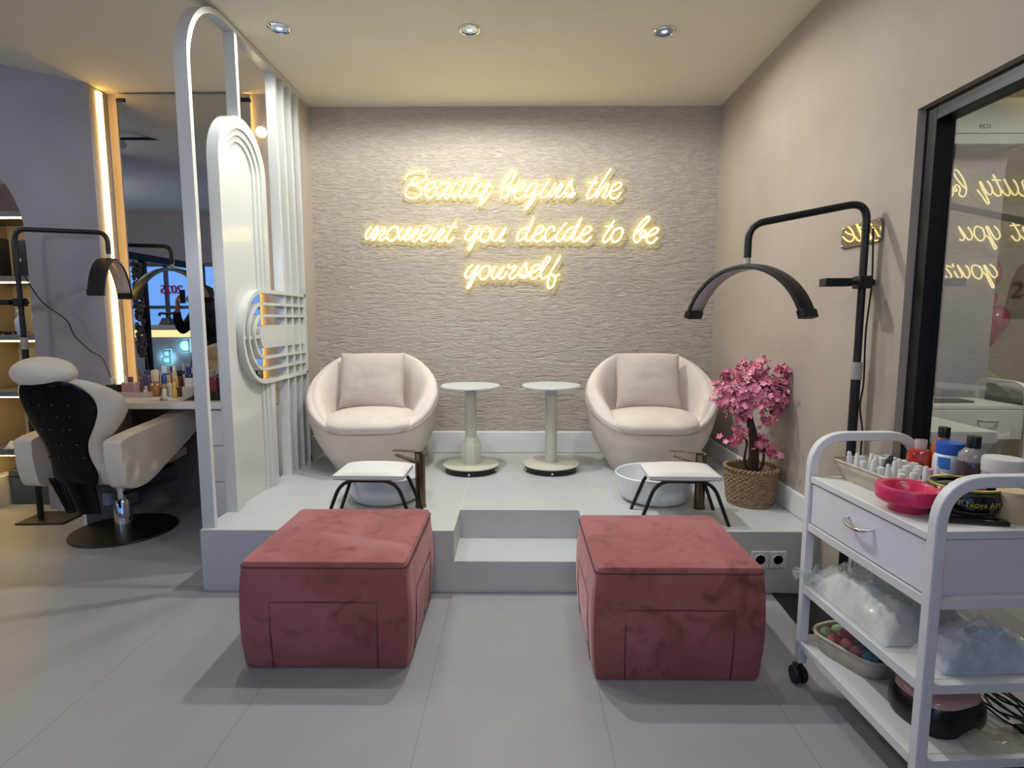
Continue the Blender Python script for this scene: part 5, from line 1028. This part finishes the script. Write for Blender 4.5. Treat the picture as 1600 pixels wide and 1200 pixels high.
for nm, chx, x, z, s in (('letter_b', 'B', -.19, .77, .30), ('letter_d', 'D', .07, .93, .26)):
    MB().me(text_mesh(chx, s * 1.02, .01), frame((x, .30, z), (-1, 0, 0), (0, 0, 1))).build(nm, M('letter_blue', '49606a', .4), rd, smooth=False)
    gp = text_mesh(chx, s * 1.06, .004); MB().me(gp, frame((x, .286, z), (-1, 0, 0), (0, 0, 1))).build(nm + '_glow', EM('letter_glow', '9df0ff', 2.4), rd, smooth=False, solid=.0)
    hl = bpy.data.lights.new('letter_light', 'AREA'); hl.shape = 'DISK'; hl.size = s * .7; hl.energy = .5; hl.color = (.5, .9, 1); ho_ = bpy.data.objects.new('letter_light', hl); COL.objects.link(ho_); ho_.location = (-4.75 + x, -.4 + .33, z); ho_.rotation_euler = (-PI / 2, 0, 0)
ph = thing('telephone', 'dark old-style telephone on the reception counter', 'telephone', (-5.02, -.3, 1.23)); MB().frustum((-.09, .09, -.07, .07), (-.05, .05, -.04, .04), 0, .10).build('body', black_pl, ph, bevel=.006); MB().tube(cr([(-.11, 0, .13), (-.09, 0, .165), (0, 0, .16), (.09, 0, .165), (.11, 0, .13)], 5), .018, 10).tube([(0, 0, .1), (0, 0, .15)], .014).build('handset', black_pl, ph)
for chx, x, lb in (('2', -5.41, 'red digit two, first of the year on the window'), ('0', -5.50, 'red zero of the year on the window'), ('2', -5.59, 'red digit two, third of the year on the window'), ('5', -5.68, 'red five, last of the year on the window')):
    o = foil_digit(chx, (x, -1.32, 1.78), .19, lb, PI, M('red_foil', 'b02345', .3), .03)
df = thing('black_doorway', 'black metal doorway frame crossing the room in the mirror', 'door frame', (-4.3, 1.0, 0)); MB().box(-.03, .03, -1.0, .95, 1.97, 2.05).build('lintel', black_metal, df)
for y in (.27, -.97): MB().box(-.03, .03, y - .03, y + .03, 0, 1.97).build('post', black_metal, df)
gr = MB(); rg_ = random.Random(8)
for i in range(150): z = .9 + 1.05 * i / 150; a = rg_.uniform(0, 6.28); gr.ball((.035 * math.cos(a), .035 * math.sin(a), z), rg_.uniform(.014, .028), 7, 5)
tag(gr.build('tinsel_garland', noise_col(M('garland', '3a3538', .6), '1d1a1d', '7d7370', (60, 60, 60)), loc=(-4.27, 1.42, 0)), 'dark tinsel garland hanging down the black doorway in mirror', 'garland', kind='stuff')

# person standing by the reception desk
pe = thing('person', 'person in black clothes with raised hands by the reception, reflected in mirror', 'person', (-3.92, .70, 0), math.radians(20))
def skin(name, V, E_, R_, mat, parent, sub=2, root=0):
    me = bpy.data.meshes.new(name); me.from_pydata(V, E_, []); o = bpy.data.objects.new(name, me); COL.objects.link(o); o.parent = parent; me.materials.append(mat)
    sk = o.modifiers.new('skin', 'SKIN'); 
    for d_, r in zip(me.skin_vertices[0].data if me.skin_vertices else [], R_): d_.radius = (r, r)
    if not me.skin_vertices:
        pass
    me.skin_vertices[0].data[root].use_root = True
    md = o.modifiers.new('sub', 'SUBSURF'); md.levels = md.render_levels = sub
    for p in me.polygons: p.use_smooth = True
    return o
def chain(V, E_, R_, start, pts):
    prev = start
    for p, r in pts:
        V.append(p); R_.append(r); i = len(V) - 1
        if prev is not None: E_.append((prev, i))
        prev = i
    return prev
V, E_, R_ = [(0, 0, .92)], [], [.145]
ch1 = chain(V, E_, R_, 0, [((0, .0, 1.08), .12), ((0, .0, 1.25), .15), ((0, 0, 1.37), .11), ((0, .01, 1.44), .052), ((0, .03, 1.52), .075), ((0, .03, 1.60), .092), ((0, .03, 1.67), .06)])
shoulder = 3
for s in (-1, 1):
    e = chain(V, E_, R_, shoulder, [((s * .17, 0, 1.36), .062), ((s * .30, .10, 1.15), .048), ((s * .20, .24, 1.36), .036), ((s * .13, .27, 1.45), .026), ((s * .11, .28, 1.50), .030)])
    for f_ in range(5): chain(V, E_, R_, e, [((s * (.10 - .016 * f_ + .03), .29 + .006 * f_, 1.545 + .008 * (2 - abs(f_ - 2))), .0095), ((s * (.09 - .016 * f_ + .02), .275, 1.585 + .008 * (2 - abs(f_ - 2))), .0085)])
    chain(V, E_, R_, 0, [((s * .095, 0, .82), .088), ((s * .10, .01, .48), .058), ((s * .10, -.01, .10), .04), ((s * .10, .10, .04), .035)])
skin_m = M('skin', 'b58a76', .6)
body = skin('body', V, E_, R_, skin_m, pe, 2)
blk = M('black_clothes', '0c0c0e', .8)
V, E_, R_ = [(0, 0, .92)], [], [.17]
chain(V, E_, R_, 0, [((0, 0, 1.08), .15), ((0, 0, 1.25), .18), ((0, 0, 1.38), .125), ((0, .005, 1.435), .068)])
for s in (-1, 1): chain(V, E_, R_, 3, [((s * .17, 0, 1.36), .082), ((s * .30, .10, 1.15), .066), ((s * .205, .235, 1.35), .052), ((s * .15, .26, 1.42), .044)])
skin('coat', V, E_, R_, blk, pe, 2)
MB().lathe([(.24, .42), (.23, .6), (.2, .9), (.165, 1.05)], 28, sy=.8).build('skirt', blk, pe)
MB().grid(lambda u, v: ((.10 + .03 * v) * math.cos(PI * (u * 1.3 - 1.15)), .02 + (.115 + .02 * v) * math.sin(PI * (u * 1.3 - 1.15)), 1.70 - .42 * v), 24, 16).ball((0, .0, 1.63), (.105, .11, .10), 18, 12).build('hair', M('dark_hair', '2a1d17', .6), pe, solid=.02)
for s in (-1, 1):
    MB().ball((s * .034, .112, 1.605), .011, 10, 8).build('eye', M('eye', 'd8d4cf', .3), pe)
MB().ball((0, .125, 1.565), (.014, .02, .022), 10, 8).build('nose', skin_m, pe); MB().ball((0, .112, 1.525), (.025, .012, .008), 10, 8).build('mouth', M('lips', '8d4a48', .5), pe)
MB().box(-.04, .04, .30, .312, 1.50, 1.66).build('tmp_phone', black_pl)
o = bpy.data.objects['tmp_phone']; o.name = 'mobile_phone'; o.matrix_world = pe.matrix_basis.copy(); tag(o, 'black mobile phone held up by the person in the mirror', 'phone')
